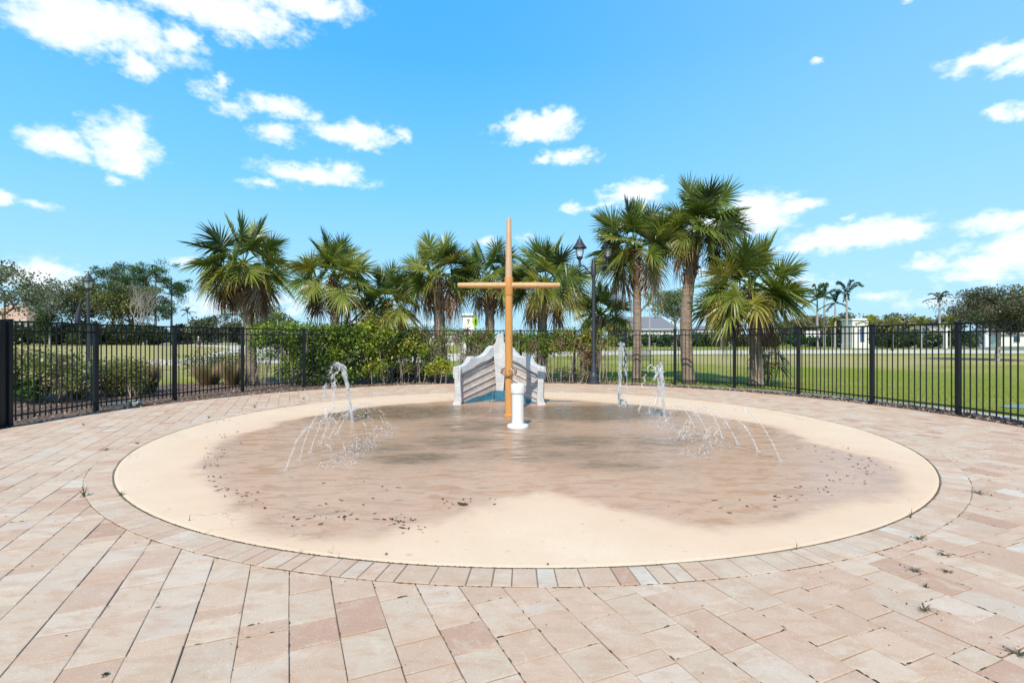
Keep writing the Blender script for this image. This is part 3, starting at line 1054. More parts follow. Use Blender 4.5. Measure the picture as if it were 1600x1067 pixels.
# ------------------------------------------------------------------ water jets
def stream(mb, pts, r0, r1, rng, wob=.012, sides=6, br=1.0):
    """a broken ribbon of water along pts"""
    P = [Vector(p) for p in pts]
    n = len(P)
    rad = []
    Q = []
    for i, p in enumerate(P):
        t = i / (n - 1)
        Q.append(p + Vector(rng.normal(0, wob * t + .0015, 3)))
        rad.append((r0 + (r1 - r0) * t) * (0.65 + .7 * rng.random()))
    # cut into pieces towards the end
    i = 0
    while i < n - 2:
        L = int(rng.integers(3, 7)) if i / n < .35 else int(rng.integers(2, 5))
        j = min(n - 1, i + L)
        if i / n < .35 or rng.random() < br:
            rr_ = rad[i:j + 1]; rr_ = list(rr_)
            if i > 0: rr_[0] *= .3
            rr_[-1] *= .3
            mb.tube(Q[i:j + 1], rr_, sides)
        i = j if i / n < .35 else j + (1 if rng.random() < .4 else 0)
def drops(mb, pts, n, spread, rng, r=(.003, .009)):
    P = np.array([tuple(p) for p in pts])
    for q in range(n):
        t = rng.random() ** .7
        i = min(len(P) - 1, int(t * len(P)))
        c = P[i] + rng.normal(0, spread * (.3 + t), 3)
        c[2] = max(.012, c[2])
        s = rng.uniform(*r); st = rng.uniform(1, 2.0)
        v = np.array([(s, 0, 0), (-s, 0, 0), (0, s, 0), (0, -s, 0), (0, 0, s * st), (0, 0, -s * st)]) + c
        mb.add(v, [(0, 2, 4), (2, 1, 4), (1, 3, 4), (3, 0, 4), (2, 0, 5), (1, 2, 5), (3, 1, 5), (0, 3, 5)])
def para(p0, apex, p1, n=26):
    """ballistic path p0 -> apex height -> p1"""
    p0, p1 = Vector(p0), Vector(p1)
    h0, h1 = math.sqrt(max(1e-4, apex - p0.z)), math.sqrt(max(1e-4, apex - p1.z))
    out = []
    for i in range(n):
        t = i / (n - 1)
        tt = t * (h0 + h1)
        out.append(Vector((p0.x + (p1.x - p0.x) * t, p0.y + (p1.y - p0.y) * t, apex - (h0 - tt) ** 2)))
    return out
wr = np.random.default_rng(77)
def splash(mb, c, r, n, rng, hh=.06):
    for q in range(n):
        a = rng.random() * 2 * PI; d = r * math.sqrt(rng.random())
        p = Vector((c[0] + d * math.cos(a), c[1] + d * math.sin(a), .012 + abs(rng.normal(0, hh)) * (1 - d / r * .6)))
        s = rng.uniform(.004, .012)
        v = np.array([(s, 0, 0), (-s, 0, 0), (0, s, 0), (0, -s, 0), (0, 0, s * 1.4), (0, 0, -s)]) + np.array(tuple(p))
        mb.add(v, [(0, 2, 4), (2, 1, 4), (1, 3, 4), (3, 0, 4), (2, 0, 5), (1, 2, 5), (3, 1, 5), (0, 3, 5)])

def mist(mb, pts, n, spread, rng):
    drops(mb, pts[len(pts) // 3:], n, spread, rng, (.0012, .0035))

def jet(label, px, py, apex_py, land, group=None, r=.012, nstr=3, nd=60, fall_r=.02, sp=.05, toward=0.0):
    r *= .8; fall_r *= .75
    x, y = G(px, py)
    top = EYE + (HZ - apex_py) * y / F
    lx_, ly_ = land
    o = thing('water_jet', label, 'water jet', (x, y, 0), group=group)
    mb = MB()
    for q in range(nstr):
        tp = top * wr.uniform(.9, 1.0)
        path = para((0, 0, .01), tp, (lx_ - x + wr.normal(0, sp), ly_ - y + wr.normal(0, sp), .015), 40)
        stream(mb, path, r * (1.2 if q == 0 else .7), fall_r, wr, .010 if q == 0 else .02, br=.55 if group is None else .34)
    drops(mb, path, nd // 2, .022, wr)
    mist(mb, path, nd * 3, .06, wr)
    splash(mb, (lx_ - x, ly_ - y), .22, 60, wr)
    smooth_by_angle(mb.build('spray', M['jet'], o), 80)
    m3 = MB(); m3.lathe([(.035, 0), (.035, .006), (.018, .007)], (0, 0, .009), 14)
    m3.build('nozzle', M['kerb'], o)
    return o

lxy = G(527, 655)
jet('tall water jet at the left curling over at its top', 551, 660, 566, (G(524, 654)[0], 8.9), r=.030, nstr=6, nd=170, fall_r=.032, sp=.09)
jet('tallest straight water jet right of the ship prow', 967, 634, 533, (G(975, 633)[0] , 11.1), r=.036, nstr=6, nd=130, fall_r=.03, sp=.08)
jet('pointed water jet second from the prow on the right', 1038, 652, 567, (G(1011, 646)[0], 9.9), r=.034, nstr=6, nd=170, fall_r=.03, sp=.12)
Lb = [(447, 735, 668, 'nearest'), (468, 719, 642, 'second nearest'), (485, 707, 636, 'third'), (501, 695, 632, 'fourth'), (515, 685, 634, 'fifth'), (527, 677, 628, 'farthest')]
for i, (px, py, ap, nm) in enumerate(Lb):
    x, y = G(px, py)
    jet('low arching water jet in the left row, %s of six from the camera' % nm, px, py, ap, (x + .52 + .04 * i, y + .2), 'arching water jets in the left row', r=.007, nstr=2, nd=120, fall_r=.010, sp=.07)
Rb = [(1219, 720, 633, 'nearest', .95), (1184, 705.6, 657, 'second nearest', .45), (1153, 695, 638, 'third', .7), (1129, 685, 636, 'fourth', .45), (1105, 676, 634, 'fifth', .6), (1085, 668, 634, 'farthest', .5)]
for i, (px, py, ap, nm, dx) in enumerate(Rb):
    x, y = G(px, py)
    jet('low arching water jet in the right row, %s of six from the camera' % nm, px, py, ap, (x - dx, y + .25), 'arching water jets in the right row', r=.009, nstr=2, nd=110, fall_r=.011, sp=.05)
def trickle(label, path, r):
    o = thing('water_stream', label, 'water stream', tuple(path[0]))
    base = Vector(path[0])
    mb = MB(); stream(mb, [p - base for p in path], r, r * .8, wr, .006, br=.95)
    drops(mb, [p - base for p in path], 14, .01, wr)
    return o, mb
p0 = Vector((B.x - .13, 9.78, .84)); p1 = Vector((*G(766, 648), .015))
o, mb = trickle('thin stream of water falling left of the mast foot', para(p0, .86, p1, 30), .008)
splash(mb, (p1 - p0), .2, 50, wr, .03)
for q in range(1): pass
mb.v = [np.maximum(v, np.array([-9, -9, -p0.z + .012])) for v in mb.v]
mb.build('water', M['jet'], o)
o, mb = trickle('thin stream of water arcing from the mast into the white post', para((B.x, 9.70, .92), .95, (wp.x - .02, wp.y, .72), 22), .010)
mb.build('water', M['jet'], o)

# ------------------------------------------------------------------ sabal palms
def bez(a, b, c, n):
    return [a * (1 - t) ** 2 + b * 2 * t * (1 - t) + c * t * t for t in [i / (n - 1) for i in range(n)]]

GREENS = [(.07, .11, .020), (.11, .155, .026), (.17, .205, .04), (.045, .07, .016), (.22, .235, .05)]
YEL = [(.22, .23, .03), (.30, .27, .04), (.16, .20, .03)]
DRY = [(.30, .17, .08), (.20, .11, .06), (.38, .27, .16), (.13, .075, .045)]
GREYDRY = [(.42, .35, .28), (.30, .24, .19)]

def frond(mb, c, az, elv, pet, rad, col, rng, droop=.35, nl=42, fold=.20, tipcol=None):
    """fan leaf: petiole, then leaflets round a curved costa"""
    h = Vector((math.cos(az), math.sin(az), 0))
    d0 = h * math.cos(elv) + Vector((0, 0, math.sin(elv)))
    e = c + d0 * pet + Vector((0, 0, -droop * pet * .45 * math.cos(elv)))
    mid = c + d0 * pet * .5
    pts = bez(c, mid, e, 5)
    mb.tube(pts, [.022, .018, .014, .012, .011], 4, tuple(min(1, q * 1.5) for q in col), cap=False)
    f = (pts[-1] - pts[-2]).normalized()
    side = f.cross(Vector((0, 0, 1)))
    side = side.normalized() if side.length > .05 else Vector((-h.y, h.x, 0))
    roll = rng.normal(0, .85)
    side = (Matrix.Rotation(roll, 3, f) @ side).normalized()
    nrm = side.cross(f).normalized()
    costa = rad * .38
    segs = 5
    V, Fc, Cc = [], [], []
    for i in range(nl):
        t = (i + .5) / nl * 2 - 1
        phi = t * R(128) + rng.normal(0, .03)
        cs = max(0, 1 - abs(t) * 1.15)
        b0 = e + f * costa * cs - nrm * 0.16 * cs * cs * rad * (1 if droop > 0 else 0) * droop * 2
        L = rad * (1.0 - .22 * abs(t) ** 1.5) * rng.uniform(.88, 1.06) - costa * cs * .55
        dr = (f * math.cos(phi) + side * math.sin(phi) + nrm * fold * abs(math.sin(phi))).normalized()
        if cs > 0: dr = (dr - nrm * droop * .5 * cs).normalized()
        wv = dr.cross(nrm).normalized()
        twist = rng.normal(0, .35)
        wv = (Matrix.Rotation(twist + .5 * (1 if i % 2 else -1), 3, dr) @ wv)
        k0 = len(V)
        g = droop * rng.uniform(.55, 1.4)
        kcol = rng.uniform(.8, 1.2)
        W = rad * .034
        for s_ in range(segs + 1):
            u = s_ / segs
            p = b0 + dr * L * u + Vector((0, 0, -g * L * u ** 2.4))
            if u > .6: p += Vector(rng.normal(0, .008, 3))
            w_ = W * (.5 + 1.1 * u if u < .35 else .885 * (1 - (u - .35) / .66) ** .8)
            V.append(tuple(p - wv * w_)); V.append(tuple(p + wv * w_))
            cc = np.array(col) * kcol
            if tipcol is not None: cc = cc * (1 - u ** 2 * .75) + np.array(tipcol) * u ** 2 * .75
            Cc.append(np.clip(cc, 0, 1)); Cc.append(np.clip(cc, 0, 1))
        for s_ in range(segs):
            a = k0 + s_ * 2
            Fc.append((a, a + 1, a + 3, a + 2))
    mb.add(V, Fc, np.array(Cc))

def palm(label, px, base_py, crown_px, crown_py, rad_px, seed, trunk_w=.34, n_green=30, n_yel=6, n_dead=7, lean=None, hang=None, skirt=.5, bend=0, yoff=0, boots=1.0, spread=1.0, low=-.75):
    rng = np.random.default_rng(seed)
    X0, D = G(px, base_py)
    D += yoff; X0 = (px - 800) * D / F
    cx, cz = (crown_px - 800) * D / F, EYE + (HZ - crown_py) * D / F
    rtot = rad_px * D / F
    o = thing('palm_tree', label, 'palm tree', (X0, D, 0), group='cabbage palms behind the fence')
    top = Vector((cx - X0, 0, cz - .10 * rtot))
    # trunk
    path = bez(Vector((0, 0, -.05)), Vector((bend, 0, top.z * .5)), top, 26)
    mb = MB()
    rad = []
    for i, p in enumerate(path):
        t = i / 25
        r = trunk_w / 2 * (1.0 - .1 * t + .18 * math.exp(-t * 14)) * (1 + .05 * math.sin(i * 2.3 + seed))
        if t > .8: r *= 1.0 - .45 * (t - .8) / .2
        rad.append(r)
    mb.tube(path, rad, 16, (1, 1, 1))
    tr = mb.build('trunk', M['trunk'], o, smooth=True)
    # old leaf bases and loose fibre near the top
    mb = MB()
    nb = int(46 * boots)
    for i in range(nb):
        t = rng.uniform(.66, .98); p = path[int(t * 25)]
        a = rng.uniform(0, 2 * PI); d = Vector((math.cos(a), math.sin(a), 0))
        q = p + d * trunk_w * .42
        L = rng.uniform(.15, .34)
        c = np.array(DRY[int(rng.integers(0, 4))]) * rng.uniform(.7, 1.2)
        mb.tube([q, q + d * .07 + Vector((0, 0, L * .6)), q + d * rng.uniform(.08, .2) + Vector((0, 0, L))], [.035, .028, .012], 4, tuple(c))
    for i in range(int(60 * boots)):
        t = rng.uniform(.7, .98); p = path[int(t * 25)]
        a = rng.uniform(0, 2 * PI); d = Vector((math.cos(a), math.sin(a), 0))
        q = p + d * trunk_w * .5
        c = np.array(DRY[int(rng.integers(0, 4))]) * rng.uniform(.7, 1.3)
        mb.tube([q, q + d * .1 + Vector((0, 0, -.05)), q + d * .13 + Vector((0, 0, -rng.uniform(.2, .5)))], [.01, .01, .004], 3, tuple(c))
    mb.build('leaf_boots', M['dead'], o)
    # green crown
    mb = MB()
    ga = 2.39996
    pet = rtot * .50; blade = rtot * .55
    n_green = int(n_green * 1.0)
    for i in range(n_green):
        t = (i + .5) / n_green
        elv = math.asin(max(-1, min(1, 1.0 - 1.42 * t * spread))) + rng.normal(0, .13)
        az = i * ga + rng.normal(0, .25) + seed
        col = np.array(GREENS[int(rng.integers(0, 5))]) * rng.uniform(.85, 1.25)
        if t > .5 and rng.random() < .5: col = col * .45 + np.array(YEL[int(rng.integers(0, 3))]) * .55
        dr = max(.04, .05 + .36 * t ** 1.4 + rng.normal(0, .05))
        frond(mb, top + Vector((0, 0, .05)), az, elv, pet * rng.uniform(.8, 1.15), blade * rng.uniform(.88, 1.1), tuple(col), rng, dr, 44)
    mb.build('crown', M['frond'], o)
    if n_yel:
        mb = MB()
        for i in range(n_yel):
            az = rng.uniform(0, 2 * PI); 
            if rng.random() < .6: az = rng.uniform(R(180), R(360))
            elv = rng.uniform(-.55, -.0)
            col = YEL[int(rng.integers(0, 3))]
            frond(mb, top, az, elv, pet * rng.uniform(.7, 1.0), blade * rng.uniform(.7, .95), col, rng, .5, 30, tipcol=DRY[int(rng.integers(0, 3))])
        mb.build('yellowing_fronds', M['frond'], o)
    if n_dead:
        mb = MB()
        for i in range(n_dead):
            az = i * ga * 1.3 + rng.uniform(-.4, .4)
            elv = rng.uniform(low - .25, low + .5)
            col = (DRY + GREYDRY)[int(rng.integers(0, 6))]
            frond(mb, top - Vector((0, 0, .05)), az, elv, pet * rng.uniform(.65, 1.05), blade * rng.uniform(.55, .8), col, rng, 1.0, 26, fold=-.25)
        if hang:
            for hx, hy in hang:
                p = at(hx, hy, D) - Vector((X0, D, 0))
                mb.tube([top, (top + p) / 2 + Vector((0, -.1, .25)), p], [.015, .012, .01], 4, DRY[1], cap=False)
                for q in range(2):
                    frond(mb, p, rng.uniform(0, 6), -1.3, .05, .62, DRY[1] if q else DRY[3], rng, 1.6, 24, fold=-.6)
        mb.build('dead_fronds', M['dead'], o)
    return o

palm('leftmost fence palm, tall with a brown skirt of dead fronds', 393, 599, 381, 405, 78, 11, .36, 23, 12, 30, low=-.75, yoff=0)
palm('palm rising behind the dense hedge with fronds thrown to the left', 527, 597, 522, 425, 74, 23, .32, 25, 6, 9, bend=-.1)
palm('low palm with yellow lower fronds right above the dense hedge', 606, 597, 604, 468, 62, 31, .32, 22, 6, 7, yoff=.4)
palm('palm with a dark rough trunk left of the ship mast', 688, 596, 684, 425, 68, 42, .42, 27, 7, 11)
palm('smaller palm whose crown sits just left of the mast top', 766, 594.5, 764, 428, 60, 57, .36, 25, 5, 8, yoff=.2)
palm('palm with a bushy crown between the mast and the twin lamp', 846, 596, 851, 435, 72, 64, .34, 30, 10, 10)
palm('short young palm crown just behind the twin lamp pole', 932, 594, 938, 487, 52, 71, .28, 22, 4, 3, boots=.3, yoff=.6)
palm('tall palm with an orange brown upper trunk right of the twin lamp', 994, 596, 992, 380, 78, 85, .30, 30, 6, 12, hang=[(968, 428)], bend=.1)
palm('tallest palm, smooth trunk bending up right of the orange brown trunk', 1077, 598, 1093, 350, 76, 93, .40, 34, 8, 9, bend=-.35)
palm('rightmost fence palm, short and wide with golden lower fronds', 1182, 603, 1174, 445, 92, 106, .40, 30, 13, 9, spread=1.0)

# strappy young palm round the foot of the rightmost one
rg = np.random.default_rng(8)
x, y = G(1203, 601)
o = thing('young_palm', 'small dark strappy young palm hugging the rightmost palm trunk', 'young palm', (x, y + .1, 0))
mb = MB()
for i in range(15):
    frond(mb, Vector((0, 0, .55 + .5 * rg.random())), rg.uniform(0, 6.3), rg.uniform(-.2, 1.0), .28, .5, GREENS[i % 4], rg, .75, 16)
mb.build('crown', M['frond'], o)
mb = MB(); mb.tube([(0, 0, -.05), (0, 0, 1.0)], [.05, .035], 8, (.6, .5, .4)); mb.build('trunk', M['trunk'], o)

# ------------------------------------------------------------------ broadleaf trees
def limb(mb, p, d, L, r, depth, rng, tips, up=.25, col=(1, 1, 1), nseg=4, sp=.75, kids=(2, 4)):
    pts = [p]; rad = [r]
    q = p.copy(); dd = d.normalized()
    for i in range(nseg):
        dd = (dd + Vector(rng.normal(0, .16, 3)) + Vector((0, 0, up * .25))).normalized()
        q = q + dd * (L / nseg)
        pts.append(q.copy()); rad.append(r * (1 - .5 * (i + 1) / nseg))
        if depth <= 1: tips.append((q.copy(), L))
    mb.tube(pts, rad, 6 if r > .04 else 4, col, cap=False)
    if depth <= 0: return
    for k in range(int(rng.integers(*kids)) + 1):
        t = int(rng.integers(max(1, nseg - 2), nseg + 1))
        a = rng.uniform(0, 2 * PI)
        side = Vector((math.cos(a), math.sin(a), rng.uniform(-.2, .7)))
        nd = (dd * (1 - sp * .5) + side.normalized() * sp).normalized()
        limb(mb, pts[t].copy(), nd, L * rng.uniform(.6, .8), rad[t] * .68, depth - 1, rng, tips, up, col, nseg, sp, kids)

def tree(name, label, px, d, top_py, left_px, right_px, base_py, seed, cols, leaf=.16, nleaf=9000, bare=0, bark='bark', crown_base=None, tr=.16, group=None, clumpr=.16, sparse=1.0, cat='tree', trunks=1, squash=1.0, shell=.55):
    """crown of leaf clumps filling an uneven ellipsoid"""
    rng = np.random.default_rng(seed)
    k = d / F
    X0 = (px - 800) * k
    ztop = EYE + (HZ - top_py) * k
    zbot = EYE + (HZ - (crown_base if crown_base is not None else base_py - 4)) * k
    w = (right_px - left_px) * k / 2; cxm = ((left_px + right_px) / 2 - 800) * k - X0
    o = thing(name, label, cat, (X0, d, 0), group=group)
    cz = (ztop + zbot) / 2; hz = (ztop - zbot) / 2
    mb = MB(); tips = []
    for q in range(trunks):
        off = Vector((rng.normal(0, .35 * w) if trunks > 1 else 0, rng.normal(0, .3) if trunks > 1 else 0, -.05))
        fork = Vector((off.x + cxm * .3, off.y, max(.3, zbot + .15 * hz)))
        mb.tube([off, (off + fork) / 2 + Vector((rng.normal(0, .08), 0, 0)), fork], [tr, tr * .8, tr * .7], 8, (1, 1, 1))
        for i in range(6):
            a = i * 2.4 + rng.random()
            tgt = Vector((cxm + w * .75 * math.cos(a), w * .7 * math.sin(a), cz + hz * rng.uniform(-.1, .7)))
            dd = tgt - fork
            limb(mb, fork.copy(), dd, dd.length * .55, tr * .45, 2, rng, tips, .1)
    mb.build('trunk', M[bark], o)
    # clumps
    ncl = int(80 / max(.3, clumpr / .16) ** 1.3)
    cl = []
    for i in range(ncl):
        v = rng.normal(size=3); v /= np.linalg.norm(v)
        r = shell + (1 - shell) * rng.random()
        v = v * r
        lump = 1 + .18 * math.sin(3 * math.atan2(v[1], v[0]) + seed) * (1 - abs(v[2]))
        cl.append((cxm + v[0] * w * lump * .93, v[1] * w * .9, cz + v[2] * hz * .93))
    cen = []; cc = []
    cols = np.array(cols)
    for c in cl:
        m_ = int(nleaf / ncl * rng.uniform(.3, 1.7) * sparse)
        s_ = clumpr * max(w, hz) * rng.uniform(.6, 1.4)
        p = rng.normal(size=(m_, 3)); nn_ = np.linalg.norm(p, axis=1, keepdims=True); p *= np.minimum(1, 1.75 / nn_)
        p = p * np.array([s_, s_, s_ * .62]) + np.array(c)
        cen.append(p)
        cc.append(np.tile(cols[int(rng.integers(0, len(cols)))] * rng.uniform(.75, 1.25), (m_, 1)))
    cen = np.concatenate(cen); cc = np.concatenate(cc)
    ok = (cen[:, 2] > .05)
    if bare < 1:
        mb = MB(); mb.leaves(cen[ok], leaf, rng, cc[ok], .6, .2, .3)
        mb.build('crown', M['leaf'], o)
    return o

OLIVE = [(.12, .15, .045), (.16, .17, .06), (.08, .11, .035), (.19, .18, .08)]
GREYG = [(.13, .15, .10), (.17, .18, .13), (.10, .12, .08)]
DARK = [(.035, .055, .02), (.05, .075, .025), (.07, .08, .035)]
PINE = [(.05, .10, .03), (.08, .14, .04), (.035, .07, .02)]
OAK = [(.065, .08, .035), (.09, .10, .05), (.11, .105, .06), (.05, .06, .03)]
BRUSH = [(.16, .14, .085), (.11, .115, .06), (.20, .165, .11)]

tree('oak_tree', 'sparse grey green oak cut by the left edge of the photo', 8, 110, 408, -60, 62, 538, 1, GREYG + OLIVE[:1], .5, 6500, tr=.45, crown_base=500, shell=.45, clumpr=.14)
tree('oak_tree', 'thin greyish tree left of the single lamp', 78, 140, 436, 45, 108, 538, 2, GREYG, .5, 3200, tr=.3, bark='grey_bark', crown_base=505, clumpr=.15)
tree('oak_tree', 'rounded olive tree right behind the single lamp', 128, 150, 434, 86, 180, 538, 3, OLIVE + GREYG[:1], .55, 11000, tr=.5, crown_base=512, shell=.35, clumpr=.18)
tree('oak_tree', 'broad olive green tree in front of the pines', 205, 150, 440, 158, 248, 538, 4, OLIVE + DARK[2:], .55, 13000, tr=.5, crown_base=510, shell=.3, clumpr=.18)
tree('conifer_bush', 'dark green upright conifer bush below the thin greyish tree', 70, 140, 478, 58, 84, 538, 5, PINE, .45, 3500, tr=.2, crown_base=537, shell=.2, cat='bush')
# pines
def pine(label, px, d, top_py, seed, w_px=44, base=534, lean=0):
    rng = np.random.default_rng(seed); k = d / F
    X0 = (px - 800) * k; zt = EYE + (HZ - top_py) * k
    o = thing('pine_tree', label, 'pine tree', (X0, d, 0), group='tall pines at the left')
    mb = MB(); tips = []
    path = bez(Vector((0, 0, -.05)), Vector((lean * .3, 0, zt * .5)), Vector((lean, 0, zt * .95)), 12)
    mb.tube(path, [.45 * (1 - .7 * i / 11) for i in range(12)], 8, (1, 1, 1))
    cen, cc = [], []
    for i in range(17):
        t = rng.uniform(.45, 1.0); p = path[min(11, int(t * 11))]
        a = rng.uniform(0, 2 * PI); L = w_px * k * .55 * rng.uniform(.4, 1.05) * (1.2 - .5 * t)
        q = p + Vector((math.cos(a) * L, math.sin(a) * L, rng.uniform(.3, 2.2)))
        mb.tube([p, (p + q) / 2 + Vector((0, 0, -.2)), q], [.14, .09, .05], 4, (1, 1, 1), cap=False)
        for c in range(3):
            s_ = rng.uniform(.55, 1.05)
            c0 = np.array(q) * 1.0 + rng.normal(0, 1.1, 3)
            m_ = 110
            cen.append(rng.normal(size=(m_, 3)) * np.array([s_, s_, s_ * .55]) + c0)
            cc.append(np.tile(np.array(PINE[int(rng.integers(0, 3))]) * rng.uniform(.8, 1.3), (m_, 1)))
    mb.build('trunk', M['bark'], o)
    mb = MB(); mb.leaves(np.concatenate(cen), .65, rng, np.concatenate(cc), .28, .4, .3)
    mb.build('crown', M['leaf'], o)
for i, (px, tp, w_, lb) in enumerate([(177, 410, 46, 'leftmost tall pine above the olive trees'), (208, 408, 44, 'second tall pine from the left, its crown above the olive tree'), (243, 415, 46, 'third tall pine, dense crown left of the bare trunks'),
                                (268, 428, 46, 'rightmost tall pine with its bare trunk standing clear'), (190, 425, 40, 'lower pine crown between the two left pines')]):
    pine(lb, px, 158 + 3 * i, tp, 40 + i, w_)
# bare tree
rng2 = np.random.default_rng(9)
k = 142 / F
o = thing('bare_tree', 'leafless pale tree in front of the olive tree at the left', 'bare tree', ((222 - 800) * k, 142, 0))
mb = MB(); tips = []
for q in range(4):
    limb(mb, Vector((q * .9 - 1.4, 0, -.05)), Vector((rng2.normal(0, .12), 0, 1)), 8.2, .24, 3, rng2, tips, .9, sp=.42)
for v in mb.v: v[:, 2] *= 1.0
mb.build('trunk', M['grey_bark'], o)
# dark underbrush
for i, (l_, r_, tp) in enumerate([(18, 75, 498), (66, 122, 502), (112, 170, 499), (160, 215, 500), (205, 262, 505)]):
    lb = ['leftmost dark bush under the left trees', 'dark bush under the trees, second from the left edge', 'dark bush behind the single lamp pole', 'dark bush beneath the broad olive tree', 'dark bush at the foot of the right pine'][i]
    tree('dark_bush', lb, (l_ + r_) / 2, 145 + 4 * (i % 2), tp, l_ - 4, r_ + 4, 538, 60 + i, DARK, .55, 9000, tr=.2, crown_base=545, shell=.1, clumpr=.24, cat='bush', group='dark bushes under the left trees')
# distant trees
# far wood on the skyline
rw = np.random.default_rng(90)
n = 26000
aw = rw.uniform(R(-58), R(58), n); dw = rw.uniform(290, 330, n)
hw_ = 3.2 + 1.6 * np.sin(aw * 31) + 1.2 * np.sin(aw * 83 + 1) + .8 * np.sin(aw * 190)
cen = np.stack([dw * np.sin(aw), dw * np.cos(aw), rw.random(n) * np.maximum(1.8, hw_)], 1)
mb = MB(); mb.leaves(cen, 1.3, rw, np.array(GREYG + DARK + BRUSH)[rw.integers(0, 9, n)], .7, .1, .3)
tag(mb.build('far_woods', M['leaf']), 'low far-off woods along the skyline', 'woods', kind='stuff')
for i, (px, d, tp, l_, r_, bp, cl, lb) in enumerate([
    (325, 150, 493, 296, 352, 533, GREYG + DARK[2:], 'distant rounded tree left of the green street sign'),
    (372, 160, 497, 345, 398, 533, GREYG + BRUSH[:1], 'distant tree directly behind the green street sign'),
    (422, 120, 477, 398, 452, 528, GREYG + OAK[:1], 'distant grey green tree right of the leftmost palm trunk'),
    (290, 170, 507, 268, 306, 533, BRUSH + DARK[2:], 'low distant tree right of the pines'),
    (1056, 70, 450, 1016, 1088, 510, [(.12, .17, .07), (.17, .20, .10), (.11, .13, .07)], 'feathery grey green tree before the grey roof'),
    (1128, 80, 478, 1098, 1160, 520, [(.12, .15, .07), (.15, .16, .08)], 'loose green tree between the two right palms'),
    (965, 120, 500, 945, 985, 520, GREYG, 'faint grey tree behind the short young palm'),
    (1268, 130, 488, 1238, 1300, 530, BRUSH, 'brownish far tree behind the royal palm cluster'),
    (1315, 140, 491, 1290, 1350, 530, BRUSH + GREYG[:1], 'far tree behind the square white tower'),
    (1365, 140, 492, 1340, 1400, 530, BRUSH + DARK[2:], 'far tree right of the square white tower'),
    (1410, 145, 488, 1382, 1445, 530, BRUSH + OLIVE[:2], 'far tree behind the small distant lamp'),
    (1442, 150, 495, 1425, 1465, 530, GREYG + BRUSH[:1], 'far tree left of the lone royal palm'),
    (1475, 145, 490, 1458, 1505, 530, GREYG + BRUSH[:1], 'far grey tree behind the lone royal palm'),
    (1235, 135, 497, 1215, 1262, 530, BRUSH + OLIVE[:2], 'far tree just right of the rightmost fence palm'),
]):
    kk = d / F
    tree('distant_tree', lb, px, d, tp, l_, r_, bp, 120 + i, cl, .0042 * d + .02 if d > 100 else .26, 5200, tr=.22, crown_base=min(bp + (6 if d > 100 else 0), 540 if d > 100 else 508), shell=.4, clumpr=.2, group='distant trees')
tree('oak_tree', 'dense dark live oak shading the lawn at the right edge', 1558, 36.3, 446, 1486, 1650, 563, 200, OAK + [(.13, .115, .06)], .13, 26000, tr=.17, bark='grey_bark', crown_base=521, shell=.35, clumpr=.13)
tree('oak_tree', 'green tree top peeking behind the live oak at the right edge', 1605, 70, 447, 1575, 1660, 540, 201, PINE, .3, 4000, tr=.17, crown_base=520)

# royal palms far away
def feather_palm(label, px, d, crown_py, base_py, rpx, seed, col=(.06, .12, .04), gw='thin palms far across the lawn', windy=.0, tw=.2, npl=8):
    rpx *= 1.15
    rng = np.random.default_rng(seed); k = d / F
    X0 = (px - 800) * k; zc = EYE + (HZ - crown_py) * k
    o = thing('royal_palm', label, 'palm tree', (X0, d, 0), group=gw)
    mb = MB()
    mb.tube([(0, 0, -.05), (0, 0, zc * .3), (0, 0, zc * .8), (0, 0, zc)], [tw * 1.2, tw, tw * .85, tw * .5], 10, (1.5, 1.5, 1.5))
    mb.build('trunk', M['grey_bark'], o)
    mb = MB(); Rr = rpx * k
    for i in range(npl):
        az = i * 2.4 + rng.random(); e = rng.uniform(.6, 1.45) if i % 3 else rng.uniform(-.3, .4)
        h = Vector((math.cos(az), math.sin(az), 0))
        tip = Vector((0, 0, zc)) + (h * math.cos(e) + Vector((0, 0, math.sin(e)))) * Rr + Vector((windy, 0, -.25 * Rr))
        mid = Vector((0, 0, zc)) + (h * math.cos(e) * .5 + Vector((0, 0, math.sin(e) * .75 + .1))) * Rr
        pts = bez(Vector((0, 0, zc)), mid, tip, 12)
        c = tuple(np.array(col) * rng.uniform(.7, 1.35))
        mb.tube(pts, [.05 - .003 * j for j in range(12)], 3, c, cap=False)
        cen = []; dirs = []
        for j in range(1, 12):
            for q in range(10):
                sd = h.cross(Vector((0, 0, 1))) * (1 if q % 2 else -1)
                dv = (sd * .7 + (pts[j] - pts[j - 1]).normalized() * .8 + Vector((0, 0, rng.uniform(-.6, .1)))).normalized()
                cen.append(tuple(pts[j] + dv * Rr * .08)); dirs.append(tuple(dv))
        mb.leaves(cen, Rr * .20, rng, c, .2, 0, .3, np.array(dirs))
    mb.build('crown', M['frond'], o)
feather_palm('leftmost royal palm of the cluster left of the white tower', 1277, 98, 468, 541, 26, 1, (.13, .17, .05))
feather_palm('second royal palm of the cluster left of the white tower', 1288, 96, 463, 541, 22, 2, (.09, .14, .05))
feather_palm('short dark royal palm of the cluster, third from the left', 1305, 92, 473, 541, 20, 3, (.04, .09, .045))
feather_palm('tallest royal palm of the cluster, just left of the white tower', 1323, 90, 460, 541, 25, 4, (.045, .10, .045))
feather_palm('lone royal palm left of the live oak', 1468, 95, 468, 541, 17, 5, (.04, .10, .04), npl=8)
feather_palm('thin yellow green palm between the two tall fence palms', 1015, 66, 474, 545, 20, 6, (.20, .26, .04), tw=.1)
feather_palm('small far palm above the fence right of the pines', 293, 110, 489, 540, 10, 7, (.04, .08, .04), tw=.1)
feather_palm('small windblown palm left of the leftmost fence palm', 379, 110, 500, 540, 14, 8, (.09, .13, .04), tw=.13)
